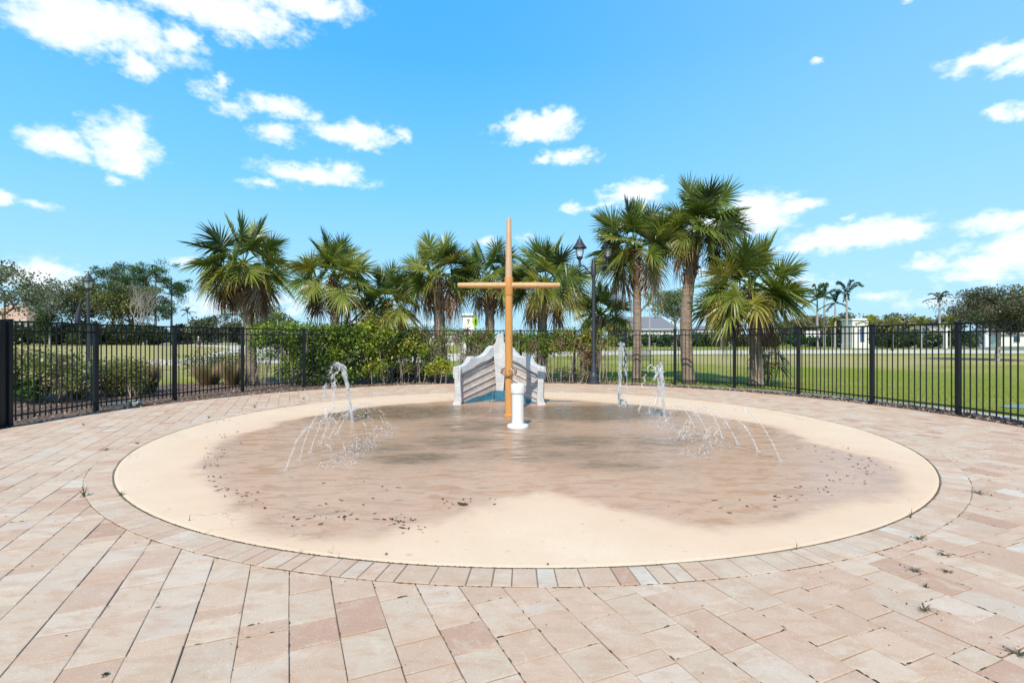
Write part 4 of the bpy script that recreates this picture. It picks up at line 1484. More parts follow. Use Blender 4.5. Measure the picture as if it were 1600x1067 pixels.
feather_palm('yellow green small palm right of the leftmost fence palm', 434, 60, 501, 545, 16, 9, (.22, .28, .05), tw=.1)
for i, (px, py, lb) in enumerate([(1360, 503, 'golden bushy palm right of the white tower'), (1395, 507, 'golden bushy palm under the small distant lamp'), (1440, 504, 'golden bushy palm left of the lone royal palm'), (1485, 503, 'bright golden palm just left of the live oak'), (1300, 506, 'golden bushy palm left of the white tower')]):
    feather_palm(lb, px, 84, py + 4, 541, 16, 20 + i, (.30, .30, .04), 'golden bushy palms before the far trees', tw=.09, npl=12)

# ------------------------------------------------------------------ hedges and shrubs
def shrub(name, label, polys, d0, d1, seed, cols, leaf=.07, n=7000, stems=30, cat='shrub', group=None, aspect=.6, clump=.16, nc=70, stemmat='twig', ztwig=0):
    """leaf mass filling picture outlines given as (left, right, top, bottom) spans, between distances d0..d1"""
    rng = np.random.default_rng(seed)
    xs = [p[0] for p in polys] + [p[1] for p in polys]
    dm = (d0 + d1) / 2
    X0 = ((min(xs) + max(xs)) / 2 - 800) * dm / F
    o = thing(name, label, cat, (X0, dm, 0), group=group)
    tot = sum((p[1] - p[0]) * (p[3] - p[2]) * (p[4] if len(p) > 4 else 1) for p in polys)
    cen, cc = [], []
    cols = np.array(cols)
    for p in polys:
        w_ = p[4] if len(p) > 4 else 1
        share = (p[1] - p[0]) * (p[3] - p[2]) * w_ / tot
        kc = max(2, int(nc * share))
        for i in range(kc):
            d = rng.uniform(d0, d1)
            c = at(rng.uniform(p[0], p[1]), rng.uniform(p[2] + 2, p[3] - 1), d)
            m_ = int(n * share / kc * rng.uniform(.4, 1.6))
            q = rng.normal(size=(m_, 3)) * clump * np.array([1, .8, .8]) + np.array((c.x - X0, c.y - dm, c.z))
            cen.append(q); cc.append(np.tile(cols[int(rng.integers(0, len(cols)))], (m_, 1)) * rng.uniform(.8, 1.2))
    cen = np.concatenate(cen); cc = np.concatenate(cc)
    ok = cen[:, 2] > .03
    mb = MB(); mb.leaves(cen[ok], leaf, rng, cc[ok], aspect, .2, .35)
    mb.build('foliage', M['leaf'], o)
    if stems:
        mb = MB()
        for i in range(stems):
            p = polys[int(rng.integers(0, len(polys)))]
            d = rng.uniform(d0, d1)
            b = at(rng.uniform(p[0], p[1]), 560, d); b.z = -.03
            t = at(rng.uniform(p[0], p[1]), rng.uniform(p[2], (p[2] + p[3]) / 2), d)
            t.x = b.x + (t.x - b.x) * .45
            pts = bez(b, (b + t) / 2 + Vector(rng.normal(0, .12, 3)), t, 7)
            pts = [q - Vector((X0, dm, 0)) + Vector(rng.normal(0, .015, 3)) for q in pts]
            mb.tube(pts, [.013, .011, .01, .009, .007, .005, .003], 4, (1, 1, 1), cap=False)
            for q in range(3):
                s0 = pts[int(rng.integers(2, 6))]
                mb.tube([s0, s0 + Vector(rng.normal(0, .12, 3)) + Vector((0, 0, .08)), s0 + Vector(rng.normal(0, .22, 3)) + Vector((0, 0, .1))], [.006, .004, .002], 3, (1, 1, 1), cap=False)
        mb.build('stems', M[stemmat], o)
    return o
HG = [(.12, .20, .025), (.17, .26, .035), (.08, .14, .02), (.25, .31, .045), (.05, .09, .015)]
HY = [(.26, .31, .035), (.38, .36, .05), (.16, .22, .035), (.12, .17, .03)]
HB = [(.22, .16, .10), (.28, .22, .15), (.16, .19, .04)]
shrub('climbing_hedge', 'left end of the fence hedge, leaves up high and bare stems below', [(392, 462, 508, 540, 1.5), (400, 462, 536, 560, .35), (440, 470, 555, 592, .8)], 16.3, 17.3, 301, HG[:4], .08, 7500, 26, clump=.13, nc=80, cat='hedge')
shrub('climbing_hedge', 'densest dark green part of the fence hedge reaching the ground', [(455, 545, 508, 572, 1), (470, 540, 570, 600, .55)], 16.4, 17.5, 302, HG + HG[:2], .085, 19000, 30, clump=.15, nc=150, cat='hedge')
shrub('climbing_hedge', 'green hedge section behind the tall left jet', [(540, 610, 508, 566, 1), (540, 605, 565, 592, .4)], 16.85, 17.9, 303, HG + HY[:2], .085, 14500, 24, clump=.15, nc=120, cat='hedge')
shrub('climbing_hedge', 'yellow green hedge section left of the dark rough palm trunk', [(605, 668, 514, 560, 1), (610, 640, 545, 588, .35), (664, 690, 535, 575, .4)], 17.25, 18.1, 304, HY + HG[:2], .08, 9000, 24, clump=.13, nc=90, cat='hedge')
shrub('climbing_vine', 'thin brown vine tangle over the fence between palm trunk and prow', [(640, 760, 513, 535, 1), (720, 770, 520, 575, .7)], 17.2, 18.0, 305, HB + HY[2:], .06, 6000, 60, clump=.10, nc=80, cat='vine')
shrub('climbing_vine', 'vine of small green leaves behind the prow and mast', [(735, 800, 515, 560, 1), (800, 868, 516, 552, 1)], 17.2, 18.0, 306, HB[:1] + HY[2:] + HG[:2], .06, 9000, 40, clump=.10, nc=100, cat='vine')
shrub('climbing_vine', 'yellowish vine on the fence between prow and twin lamp', [(855, 925, 515, 548, 1), (925, 960, 515, 545, .5)], 17.2, 18.0, 307, HY + HB[:1], .07, 6500, 30, clump=.11, nc=80, cat='vine')
shrub('dry_vine', 'brown dried leaves hanging down just left of the twin lamp pole', [(906, 926, 545, 592, 1)], 17.2, 17.6, 308, DRY + HB, .09, 2600, 16, clump=.07, nc=40, aspect=.35, cat='vine')
shrub('yellow_bush', 'small yellow leaved bush at the foot of the dark rough trunk', [(674, 700, 562, 580, 1)], 16.9, 17.3, 309, [(.36, .36, .04), (.26, .30, .04)], .09, 900, 6, clump=.1, nc=14, cat='bush')
shrub('low_plant', 'low dark green plant left of the dark rough palm trunk at ground level', [(606, 680, 572, 592, 1)], 18.6, 19.6, 310, DARK + HG[4:], .09, 4200, 10, clump=.12, nc=40, cat='plant')
# bare twigs in a heap and on trunks
def twigs(label, x0, x1, y0, y1, d, seed, n=40, r=.009):
    rng = np.random.default_rng(seed)
    c = at((x0 + x1) / 2, 560, d); c.z = 0
    o = thing('bare_branches', label, 'branches', c)
    mb = MB()
    for i in range(n):
        a = at(rng.uniform(x0, x1), rng.uniform(y0, y1), d + rng.uniform(-.3, .3)) - c
        b = at(rng.uniform(x0, x1), rng.uniform(y0, y1), d + rng.uniform(-.3, .3)) - c
        a.z = max(a.z, .0); b.z = max(b.z, 0)
        if (b - a).length > 1.1: b = a + (b - a) * (1.1 / (b - a).length)
        m_ = (a + b) / 2 + Vector(rng.normal(0, .12, 3)); m_.z = max(0, m_.z)
        mb.tube(bez(a, m_, b, 6), [r, r, r * .9, r * .8, r * .6, r * .4], 4, (1, 1, 1), cap=False)
    mb.build('twigs', M['twig'], o)
twigs('low heap of bare grey branches behind the fence right of the prow', 858, 925, 574, 597, 18.0, 1, 46)
twigs('bare vine stems wrapped round the dark rough palm trunk', 672, 704, 512, 596, 17.9, 2, 46, .011)
twigs('bare vine stems wrapped round the bushy palm trunk behind the prow', 832, 862, 515, 580, 18.1, 3, 36, .011)
# left bed
shrub('green_shrub', 'leafy green shrub at the far left behind the first fence panel', [(-30, 70, 556, 606, 1), (60, 122, 560, 600, .9)], 11.6, 13.0, 320, [(.19, .23, .06), (.28, .29, .10), (.13, .16, .045), (.26, .20, .11)], .075, 12000, 20, clump=.16, nc=110)
shrub('dark_plant', 'dark glossy low plant under the far left shrub', [(22, 62, 592, 613, 1)], 11.5, 12.0, 321, [(.03, .07, .015), (.05, .10, .02)], .12, 1200, 0, clump=.1, nc=20, cat='plant')
shrub('silver_shrub', 'pale silvery shrub below the single lamp', [(108, 150, 572, 606, 1)], 12.9, 13.7, 322, [(.30, .32, .27), (.18, .22, .12), (.38, .38, .33)], .08, 2200, 14, clump=.13, nc=34)
shrub('olive_shrub', 'yellow olive shrub behind the second fence panel', [(150, 222, 568, 608, 1)], 13.0, 14.2, 323, [(.19, .20, .05), (.29, .26, .09), (.12, .14, .04)], .06, 9500, 20, clump=.14, nc=80)
def grass_clump(label, px, py, w_px, top, seed, cols, d=None, n=900):
    rng = np.random.default_rng(seed)
    x, y = G(px, py) if d is None else ((px - 800) * d / F, d)
    o = thing('ornamental_grass', label, 'grass clump', (x, y, 0))
    H = EYE + (HZ - top) * y / F; Wd = w_px * y / F / 2
    V, Fc, Cc = [], [], []
    cols = np.array(cols)
    for i in range(n):
        a = rng.uniform(0, 2 * PI); r = math.sqrt(rng.random()) * Wd * .5
        b = Vector((r * math.cos(a), r * math.sin(a), -.02)); h = H * rng.uniform(.5, 1.05)
        t = b + Vector((math.cos(a) * Wd * rng.uniform(.1, .8), math.sin(a) * Wd * rng.uniform(.1, .8), h))
        m_ = b * .5 + t * .5 + Vector((-math.cos(a) * .05, -math.sin(a) * .05, h * .12))
        w_ = Vector((-math.sin(a + 1), math.cos(a + 1), 0)) * .006
        k = len(V); P = bez(b, m_, t, 4)
        for j, p in enumerate(P):
            ww = w_ * (1 - j / 3.3); V += [tuple(p - ww), tuple(p + ww)]
        for j in range(3): Fc.append((k + 2 * j, k + 2 * j + 1, k + 2 * j + 3, k + 2 * j + 2))
        Cc += [cols[int(rng.integers(0, len(cols)))] * rng.uniform(.7, 1.3)] * 8
    mb = MB(); mb.add(V, Fc, np.array(Cc)); mb.build('blades', M['dead'], o)
RB = [(.34, .22, .12), (.42, .30, .18), (.24, .15, .08), (.30, .27, .13), (.46, .37, .24)]
TN = [(.36, .28, .18), (.28, .20, .12), (.20, .17, .08)]
grass_clump('dry reddish grass clump left of the leftmost palm trunk', 363, 601, 38, 563, 1, RB, n=1300)
grass_clump('wider reddish grass clump behind the third fence panel', 325, 600, 52, 566, 2, RB, n=1500)
grass_clump('tan dry grass clump right of the olive shrub', 232, 612, 40, 560, 3, TN + RB[:1], n=1300)
grass_clump('thin pale dry grass behind the second fence panel, left of the olive shrub', 118, 622, 40, 590, 4, TN, n=320)
shrub('thin_shrub', 'thin dull green shrub between the two reddish grass clumps and the path', [(292, 384, 556, 578, 1)], 20, 22, 324, [(.12, .13, .06), (.17, .15, .08)], .08, 2600, 16, clump=.22, nc=40)
# pale rocks strip
mb = MB(); rg = np.random.default_rng(4)
for i in range(160):
    x, y = G(rg.uniform(232, 335), rg.uniform(563.5, 570)); s = rg.uniform(.06, .18)
    v = rg.normal(size=(8, 3)); 
    vs = np.array([(i_, j_, k_) for i_ in (-1, 1) for j_ in (-1, 1) for k_ in (-1, 1)], float) * s * (.6 + .5 * rg.random((8, 3))) * np.array([1, 1, .6]) + np.array([x, y, .02])
    mb.add(vs, [(0, 1, 3, 2), (4, 6, 7, 5), (0, 4, 5, 1), (2, 3, 7, 6), (0, 2, 6, 4), (1, 5, 7, 3)], (.55, .5, .45))
tag(mb.build('rocks', M['vc_matte']), 'strip of pale rocks in the lawn beyond the left shrubs', 'rocks', kind='stuff')
# clipped hedge far across the lawn
for i, (l_, r_, tp) in enumerate([(950, 1010, 523), (1005, 1065, 524), (1060, 1120, 523), (1115, 1175, 524), (1170, 1235, 524), (1230, 1300, 525), (1295, 1330, 526)]):
    lb = ['clipped hedge section nearest the slim yellow green palm', 'clipped hedge section between the two tall fence palms', 'clipped hedge section right of the tallest palm trunk', 'clipped hedge section left of the rightmost fence palm',
          'clipped hedge section behind the rightmost fence palm', 'clipped hedge section in front of the royal palm cluster', 'clipped hedge section left of the white tower'][i]
    shrub('clipped_hedge', lb, [(l_, r_, tp, 541.5, 1)], 108, 112, 340 + i, [(.04, .085, .02), (.06, .12, .03), (.035, .06, .02)], .5, 3200, 0, clump=.42, nc=60, cat='hedge', group='clipped hedge across the lawn')
for i, (l_, r_, tp) in enumerate([(1352, 1400, 520), (1400, 1460, 518), (1460, 1530, 520)]):
    lb = ['dark bushes right of the white tower', 'dark bushes behind the far gate pillars', 'dark bushes under the live oak'][i]
    shrub('far_bush', lb, [(l_, r_, tp, 541, 1)], 92, 98, 360 + i, DARK + [(.06, .10, .03)], .4, 3000, 0, clump=.4, nc=50, cat='bush')

# ------------------------------------------------------------------ far buildings
def bx(mb, x0, x1, y0, y1, z0, z1, col=(1, 1, 1)):
    mb.box(((x0 + x1) / 2, (y0 + y1) / 2, (z0 + z1) / 2), (x1 - x0, y1 - y0, z1 - z0), col=col)
def house(label, l_, r_, ridge_py, eave_py, d, hip=.35, roofm='roof', ridge_l=None, ridge_r=None, depth=11, gm='stucco', name='house'):
    k = d / F; x0, x1 = (l_ - 800) * k, (r_ - 800) * k
    ze = EYE + (HZ - eave_py) * k; zr = EYE + (HZ - ridge_py) * k
    cx = (x0 + x1) / 2
    o = thing(name, label, 'house', (cx, d, 0))
    hw = (x1 - x0) / 2
    mb = MB(); bx(mb, -hw + .5, hw - .5, .5, depth - .5, -.05, ze - .02)
    w = mb.build('wall', M[gm], o)
    rl = (ridge_l - 800) * k - cx if ridge_l else -hw * (1 - hip * 2)
    rr_ = (ridge_r - 800) * k - cx if ridge_r else hw * (1 - hip * 2)
    mb = MB()
    V = [(-hw, -.1, ze), (hw, -.1, ze), (hw, depth, ze), (-hw, depth, ze), (rl, depth / 2, zr), (rr_, depth / 2, zr),
         (-hw, -.1, ze - .2), (hw, -.1, ze - .2), (hw, depth, ze - .2), (-hw, depth, ze - .2)]
    mb.add(V, [(0, 1, 5, 4), (1, 2, 5), (2, 3, 4, 5), (3, 0, 4), (0, 6, 7, 1), (1, 7, 8, 2), (2, 8, 9, 3), (3, 9, 6, 0), (6, 9, 8, 7)])
    mb.build('roof', M[roofm], o)
    mb = MB(); bx(mb, -hw - .02, hw + .02, -.16, -.11, ze - .24, ze - .02); mb.build('fascia', M['stucco'], o)
    nwin = max(1, int(hw / 3.2))
    for i in range(nwin):
        x = -hw + (i + .5) * 2 * hw / nwin
        mb = MB(); bx(mb, x - .75, x + .75, .44, .498, .9, 2.3); f = mb.build('window', M['dark_glass'], o)
        mb = MB()
        for (a, b, c, e) in [(x - .85, x - .75, .8, 2.4), (x + .75, x + .85, .8, 2.4), (x - .75, x + .75, 2.3, 2.4), (x - .75, x + .75, .8, .9)]: bx(mb, a, b, .42, .496, c, e)
        mb.build('frame', M['stucco'], f)
    return o
house('long grey roofed house behind the tall palms at the right', 962, 1062, 493, 514, 128, ridge_l=993, ridge_r=1045, depth=14)
house('lower grey roofed house right of the tallest palm', 1086, 1162, 508, 517, 134, ridge_l=1110, ridge_r=1138, depth=14)
house('faint grey roofed house beyond the dark rough palm trunk', 664, 712, 511, 519, 150, ridge_l=682, ridge_r=694, depth=10)
house('reddish tiled house at the far left behind the oak', -40, 42, 476, 500, 165, roofm='roof_red', ridge_l=-10, ridge_r=22, depth=9)
house('long low white house with a grey roof at the right edge', 1562, 1680, 505, 520, 118, ridge_l=1585, ridge_r=1650)
house('small grey roofed building under the lone royal palm', 1452, 1486, 509, 514, 125, ridge_l=1460, ridge_r=1478, depth=8)

def seven(mb, cx, y, cz, h):
    """the mark like a figure 7: bar and slanted leg as slim raised strokes"""
    w = h * .6; t = h * .16
    bx(mb, cx - w / 2, cx + w / 2, y - .03, y, cz + h / 2 - t, cz + h / 2)
    V = [(cx + w / 2 - t, cz + h / 2 - t), (cx + w / 2, cz + h / 2 - t), (cx + .02 * h, cz - h / 2), (cx - .17 * h, cz - h / 2)]
    mb.add([(x, y - .03, z) for x, z in V] + [(x, y, z) for x, z in V], [(0, 1, 2, 3), (7, 6, 5, 4), (0, 4, 5, 1), (1, 5, 6, 2), (2, 6, 7, 3), (3, 7, 4, 0)])
    bx(mb, cx - w / 2, cx - w / 2 + t * .8, y - .03, y, cz + h / 2 - 2.0 * t, cz + h / 2 - t)

def tower(label, l_, r_, top_py, base_py, marks, rz=0, cap=.25, blue=False):
    x, d = G((l_ + r_) / 2, base_py); k = d / F
    W_ = (r_ - l_) * k; H = EYE + (HZ - top_py) * k
    o = thing('entry_tower', label, 'tower', (x, d, 0), rz)
    s = W_ / 2 * .84
    mb = MB(); bx(mb, -s, s, -s, s, -.05, H - cap); bx(mb, -s - .06, s + .06, -s - .06, s + .06, -.05, H * .14)
    bevel(mb.build('tower_body', M['stucco'], o), .02)
    mb = MB(); bx(mb, -s - .16, s + .16, -s - .16, s + .16, H - cap, H - cap * .45)
    mb.box((0, 0, H - cap * .25), (2 * s + .1, 2 * s + .1, cap * .4))
    mb.build('cap', M['stucco'], o)
    mb = MB(); bx(mb, -s - .10, s + .10, -s - .10, s + .10, H - cap - .07, H - cap - .002, (.12, .12, .13)); mb.build('cap_moulding', M['vc_matte'], o)
    mb = MB()
    for mx, mz, mh in marks: seven(mb, mx * s, -s - .002, H - cap - mz, mh)
    mb.c = [np.full((len(c), 3), .05) for c in mb.c]
    mb.build('numeral', M['vc_matte'], o)
    if blue:
        mb = MB(); bx(mb, -.05 * s, .45 * s, -s - .03, -s - .001, H * .2, H * .72, (.03, .10, .30)); mb.build('blue_door', M['vc_matte'], o)
    return o
tower('tall narrow white pillar with a figure 7 left of the mast', 721, 744, 490, 553, [(-.15, .62, .44)], rz=R(8))
tower('square white tower with a flat cap and figure 7 marks beyond the lawn', 1321, 1351, 498, 543.5, [(-.55, .8, .62), (.6, .8, .5)], cap=.35, blue=True)
# far pillars
for i, (px, w_, tp, bp, lb) in enumerate([(1395, 8, 521, 543, 'white gate pillar under the small distant lamp'), (1424, 5, 522, 542, 'slim white gate pillar in the middle of the row'), (1477, 4, 505, 544, 'slender white post right of the lone royal palm'),
                              (1540, 7, 514, 542, 'white pillar left of the live oak trunk'), (1288, 18, 523, 536, None), (1436, 4, 527, 543, 'short white post right of the slim pillar')]):
    if lb is None: continue
    x, d = G(px, bp); k = d / F; W_ = w_ * k; H = EYE + (HZ - tp) * k
    o = thing('gate_pillar', lb, 'pillar', (x, d, 0))
    mb = MB(); bx(mb, -W_ / 2, W_ / 2, -W_ / 2, W_ / 2, -.05, H - .15); mb.build('shaft', M['stucco'], o)
    mb = MB(); bx(mb, -W_ / 2 - .08, W_ / 2 + .08, -W_ / 2 - .08, W_ / 2 + .08, H - .15, H); mb.build('cap', M['stucco'], o)
# low white garden walls by the cluster
for (l_, r_, tp, bp, lb) in [(1276, 1300, 517, 542, 'low white wall left of the square white tower')]:
    x, d = G((l_ + r_) / 2, bp); k = d / F; W_ = (r_ - l_) * k; H = EYE + (HZ - tp) * k
    o = thing('garden_wall', lb, 'wall', (x, d + 4, 0))
    mb = MB(); bx(mb, -W_ / 2, W_ / 2, -.15, .15, -.05, H); mb.build('wall', M['stucco'], o)
    mb = MB(); bx(mb, -W_ / 2 - .05, W_ / 2 + .05, -.2, .2, H, H + .12); mb.build('coping', M['stucco'], o)

# street sign: green blade on a post
x, d = G(355, 544)
d = 62; x = (356 - 800) * d / F; k = d / F
o = thing('street_sign', 'green street name sign on a thin post above the left fence', 'street sign', (x, d, 0))
zt = EYE + (HZ - 491.5) * k
mb = MB(); mb.tube([(0, 0, -.05), (0, 0, zt + .05)], .045, 8, (.05, .06, .06)); mb.build('post', M['vc_semi'], o)
mb = MB(); bx(mb, -.85, .85, -.02, .02, zt - .14, zt + .14, (.02, .16, .10)); mb.build('sign_blade', M['vc_semi'], o)
mb = MB(); bx(mb, -.02, .02, -.6, .6, zt - .44, zt - .18, (.02, .16, .10)); mb.build('sign_blade', M['vc_semi'], o)
# pedestrian crossing sign seen at an angle
x, d = (742.5 - 800) * 52 / F, 52
k = d / F
o = thing('crossing_sign', 'bright yellow green diamond crossing sign beside the narrow white pillar', 'road sign', (x, d, 0), rz=R(64))
zc = EYE + (HZ - 503) * k
mb = MB(); mb.tube([(0, .03, -.05), (0, .03, EYE + (HZ - 485) * k)], .05, 8, (.06, .065, .07)); mb.build('post', M['vc_semi'], o)
s = .70
mb = MB(); V = [(0, s), (s, 0), (0, -s), (-s, 0)]
mb.add([(a, -.04, zc + b) for a, b in V] + [(a, -.02, zc + b) for a, b in V], [(0, 1, 2, 3), (7, 6, 5, 4)] + [(i, 4 + i, 4 + (i + 1) % 4, (i + 1) % 4) for i in range(4)], (.62, .85, .02))
sg = mb.build('diamond', M['vc_semi'], o)
mb = MB()   # walking figure
K = (.01, .01, .01)
mb.lathe([(.0, -.06), (.05, -.04), (.06, 0), (.05, .04), (0, .06)], (0, -.05, zc + .36), 10, K)
mb.tube([(0, -.05, zc + .28), (0, -.05, zc + .02)], [.075, .06], 6, K)
mb.tube([(0, -.05, zc + .03), (-.12, -.05, zc - .16), (-.2, -.05, zc - .34)], [.05, .04, .03], 6, K)
mb.tube([(0, -.05, zc + .03), (.12, -.05, zc - .14), (.14, -.05, zc - .34)], [.05, .04, .03], 6, K)
mb.tube([(0, -.05, zc + .24), (-.17, -.05, zc + .06)], [.035, .025], 6, K)
mb.tube([(0, -.05, zc + .24), (.18, -.05, zc + .1)], [.035, .025], 6, K)
mb.build('walking_figure', M['vc_matte'], sg)
# dark furled flag left of the lamp
d = 34; k = d / F; x = (124.5 - 800) * k
o = thing('furled_flag', 'dark furled flag on a thin pole left of the single lamp', 'flag', (x, d, 0))
mb = MB(); mb.tube([(0, 0, -.05), (0, 0, EYE + (HZ - 471) * k)], .025, 8, (.03, .03, .035)); mb.build('pole', M['vc_semi'], o)
mb = MB(); zt = EYE + (HZ - 474) * k; zb = EYE + (HZ - 512) * k
mb.tube([(.0, 0, zt), (-.03, -.02, zt - .35), (-.1, -.02, zt - .8), (-.12, -.02, zb + .5), (-.05, 0, zb)], [.02, .09, .15, .16, .04], 8, (.035, .035, .05)); mb.build('cloth', M['vc_matte'], o, smooth=True)
# mesh backed bench beyond the fence
d = 27; x = (995 - 800) * d / F
o = thing('park_bench', 'dark mesh backed bench on the lawn beyond the orange brown palm trunk', 'bench', (x, d, 0))
mb = MB()
for i in range(34): mb.box((-.75 + 1.5 * i / 33, .05, .66), (.012, .012, .5), col=(.05, .05, .055))
for i in range(9): mb.box((0, .05, .42 + .48 * i / 8), (1.5, .01, .012), col=(.05, .05, .055))
mb.build('backrest', M['vc_semi'], o)
mb = MB()
for i in range(10): mb.box((0, -.04 - .045 * i, .42), (1.5, .025, .018), col=(.06, .06, .065))
mb.build('seat', M['vc_semi'], o)
for s in (-1, 1):
    mb = MB(); mb.tube([(s * .76, -.45, -.05), (s * .76, -.45, .6), (s * .76, .05, .62)], .022, 6, (.05, .05, .055)); mb.tube([(s * .76, .08, -.05), (s * .76, .05, .95)], .022, 6, (.05, .05, .055))
    mb.build('leg', M['vc_semi'], o)
# utility boxes by the mulch
x, y = G(178, 633); o = thing('valve_box', 'flat dark grey valve box lid in the mulch beside the second fence post', 'valve box', (x + .1, y, 0), R(20))
mb = MB(); mb.box((0, 0, .02), (.52, .34, .1), col=(.07, .075, .08)); b_ = mb.build('box', M['vc_semi'], o); bevel(b_, .015)
mb = MB(); mb.box((0, 0, .077), (.44, .26, .015), col=(.10, .105, .11)); mb.build('lid', M['vc_semi'], o)
x, y = G(209, 632); o = thing('pipe_stub', 'small pale green grey pipe stub standing in the mulch by the fence', 'pipe stub', (x, y, 0))
mb = MB(); mb.lathe([(.07, -.03), (.07, .09), (.085, .095), (.085, .13), (.05, .135)], (0, 0, 0), 12, (.34, .38, .36)); smooth_by_angle(mb.build('pipe', M['vc_semi'], o), 30)
mb = MB(); mb.tube([(.05, 0, .04), (.17, 0, .05)], .04, 8, (.34, .38, .36)); mb.build('elbow', M['vc_semi'], o)
# green utility cabinets beyond
for i, (px, lb) in enumerate([(1309, 'left green utility cabinet before the far hedge'), (1318, 'middle green utility cabinet before the far hedge'), (1327, 'right green utility cabinet before the far hedge')]):
    x, d = G(px, 543); o = thing('utility_cabinet', lb, 'utility cabinet', (x, d, 0), group='green utility cabinets')
    mb = MB(); mb.box((0, 0, .45), (1.0, .8, 1.0), col=(.02, .09, .06)); bevel(mb.build('cabinet', M['vc_semi'], o), .04)
    mb = MB(); mb.box((0, -.42, .7), (.3, .02, .25), col=(.7, .72, .7)); mb.build('label_plate', M['vc_semi'], o)

# ------------------------------------------------------------------ walking person
x, y = G(311, 556)
per = thing('person', 'person in a dark top, tan shorts and pale cap walking on the left path', 'person', (x, y, 0), R(8))
def skin_body(name, pts, edges, rad, m, parent, root=0):
    me = bpy.data.meshes.new(name); me.from_pydata(pts, edges, []); me.update()
    o = bpy.data.objects.new(name, me); COL.objects.link(o); o.parent = parent
    sk = o.modifiers.new('skin', 'SKIN'); sk.use_smooth_shade = True
    sv_ = me.skin_vertices[0].data
    for i, r in enumerate(rad): sv_[i].radius = (r, r) if not hasattr(r, '__len__') else r
    sv_[root].use_root = True
    ss = o.modifiers.new('s', 'SUBSURF'); ss.levels = 1; ss.render_levels = 1
    me.materials.append(m)
    return o
M['skin'] = simple('skin', (.50, .32, .24, 1), .6)
M['navy'] = simple('navy_cloth', (.03, .045, .07, 1), .9)
M['khaki'] = simple('tan_cloth', (.42, .30, .19, 1), .9)
M['cap'] = simple('pale_cap_cloth', (.7, .66, .6, 1), .9)
pts = [(0, 0, .92), (0, 0, 1.12), (0, 0, 1.36), (0, 0, 1.46), (0, -.01, 1.53), (0, -.015, 1.62), (0, -.01, 1.70),
       (.18, 0, 1.37), (.25, .03, 1.10), (.23, -.06, .88), (.23, -.08, .80), (-.18, 0, 1.37), (-.25, -.04, 1.10), (-.22, -.14, .90), (-.22, -.16, .82),
       (.09, 0, .86), (.10, -.10, .48), (.10, -.02, .09), (.10, -.14, .05), (-.09, 0, .86), (-.10, .06, .48), (-.10, .20, .12), (-.10, .10, .05)]
ed = [(0, 1), (1, 2), (2, 3), (3, 4), (4, 5), (5, 6), (2, 7), (7, 8), (8, 9), (9, 10), (2, 11), (11, 12), (12, 13), (13, 14), (0, 15), (15, 16), (16, 17), (17, 18), (0, 19), (19, 20), (20, 21), (21, 22)]
ra = [(.15, .11), (.14, .10), (.15, .10), .055, .07, .095, .08, .065, .045, .035, .035, .065, .045, .035, .035, .09, .058, .038, .04, .09, .058, .038, .04]
skin_body('body', pts, ed, ra, M['skin'], per)
skin_body('shirt', [pts[0], pts[1], pts[2], (0, 0, 1.43), pts[7], (.235, .02, 1.17), pts[11], (-.235, -.03, 1.17)], [(0, 1), (1, 2), (2, 3), (2, 4), (4, 5), (2, 6), (6, 7)], [(.175, .135), (.17, .125), (.175, .125), .075, .085, .07, .085, .07], M['navy'], per)
skin_body('shorts', [(0, 0, .93), (.09, 0, .84), (.10, -.09, .54), (-.09, 0, .84), (-.10, .05, .54)], [(0, 1), (1, 2), (0, 3), (3, 4)], [(.165, .13), .115, .095, .115, .095], M['khaki'], per)
mb = MB(); mb.lathe([(.105, 1.66), (.104, 1.70), (.085, 1.75), (.04, 1.775), (0, 1.78)], (0, -.012, 0), 14); mb.box((0, -.14, 1.672), (.14, .10, .012)); mb.build('cap', M['cap'], per, smooth=False)
for q, (sx, sy, sz) in enumerate([(.10, -.08, .045), (-.10, .15, .06)]):
    mb = MB(); mb.box((sx, sy, sz), (.10, .27, .09), col=(.75, .75, .73)); bevel(mb.build('shoe', M['vc_matte'], per), .03)

# ------------------------------------------------------------------ fallen leaves on the pad
rg = np.random.default_rng(12)
def leaf_mesh(nm, L, W_, curl):
    mb = MB()
    n = 6; V = []
    for i in range(n + 1):
        t = i / n; w_ = W_ * math.sin(PI * min(1, t * .97 + .02)) ** .8 + .0006
        V += [(-w_ / 2, (t - .5) * L, .003 + curl * (t - .5) ** 2 + .004), (0, (t - .5) * L, .003 + curl * (t - .5) ** 2), (w_ / 2, (t - .5) * L, .003 + curl * (t - .5) ** 2 + .004)]
    F_ = []
    for i in range(n):
        a = i * 3
        F_ += [(a, a + 1, a + 4, a + 3), (a + 1, a + 2, a + 5, a + 4)]
    mb.add(V, F_, (.06, .035, .02))
    return mb
kinds = []
for q, (L, W_, cu) in enumerate([(.06, .030, .01), (.045, .026, .03), (.09, .014, .01), (.055, .03, .03)]):
    o = leaf_mesh('dry_leaf', L, W_, cu).build('dry_leaf', M['vc_matte'])
    tag(o, 'small dark fallen leaf lying on the splash pad surface', 'leaf', 'fallen leaves scattered on the splash pad')
    kinds.append(o)
spots = []
curveL = [(350, 655), (330, 690), (318, 715), (320, 745), (345, 775), (400, 802), (460, 815), (540, 815), (620, 822), (655, 830)]
for q in range(118):
    t = rg.random() * (len(curveL) - 1); i = int(t); f = t - i
    px = curveL[i][0] * (1 - f) + curveL[i + 1][0] * f + abs(rg.normal(0, 16)) * (1 if i < 5 else 0) + rg.normal(0, 7)
    py = curveL[i][1] * (1 - f) + curveL[i + 1][1] * f + rg.normal(0, 6) - abs(rg.normal(0, 8)) * (1 if i >= 4 else 0)
    spots.append((px, py))
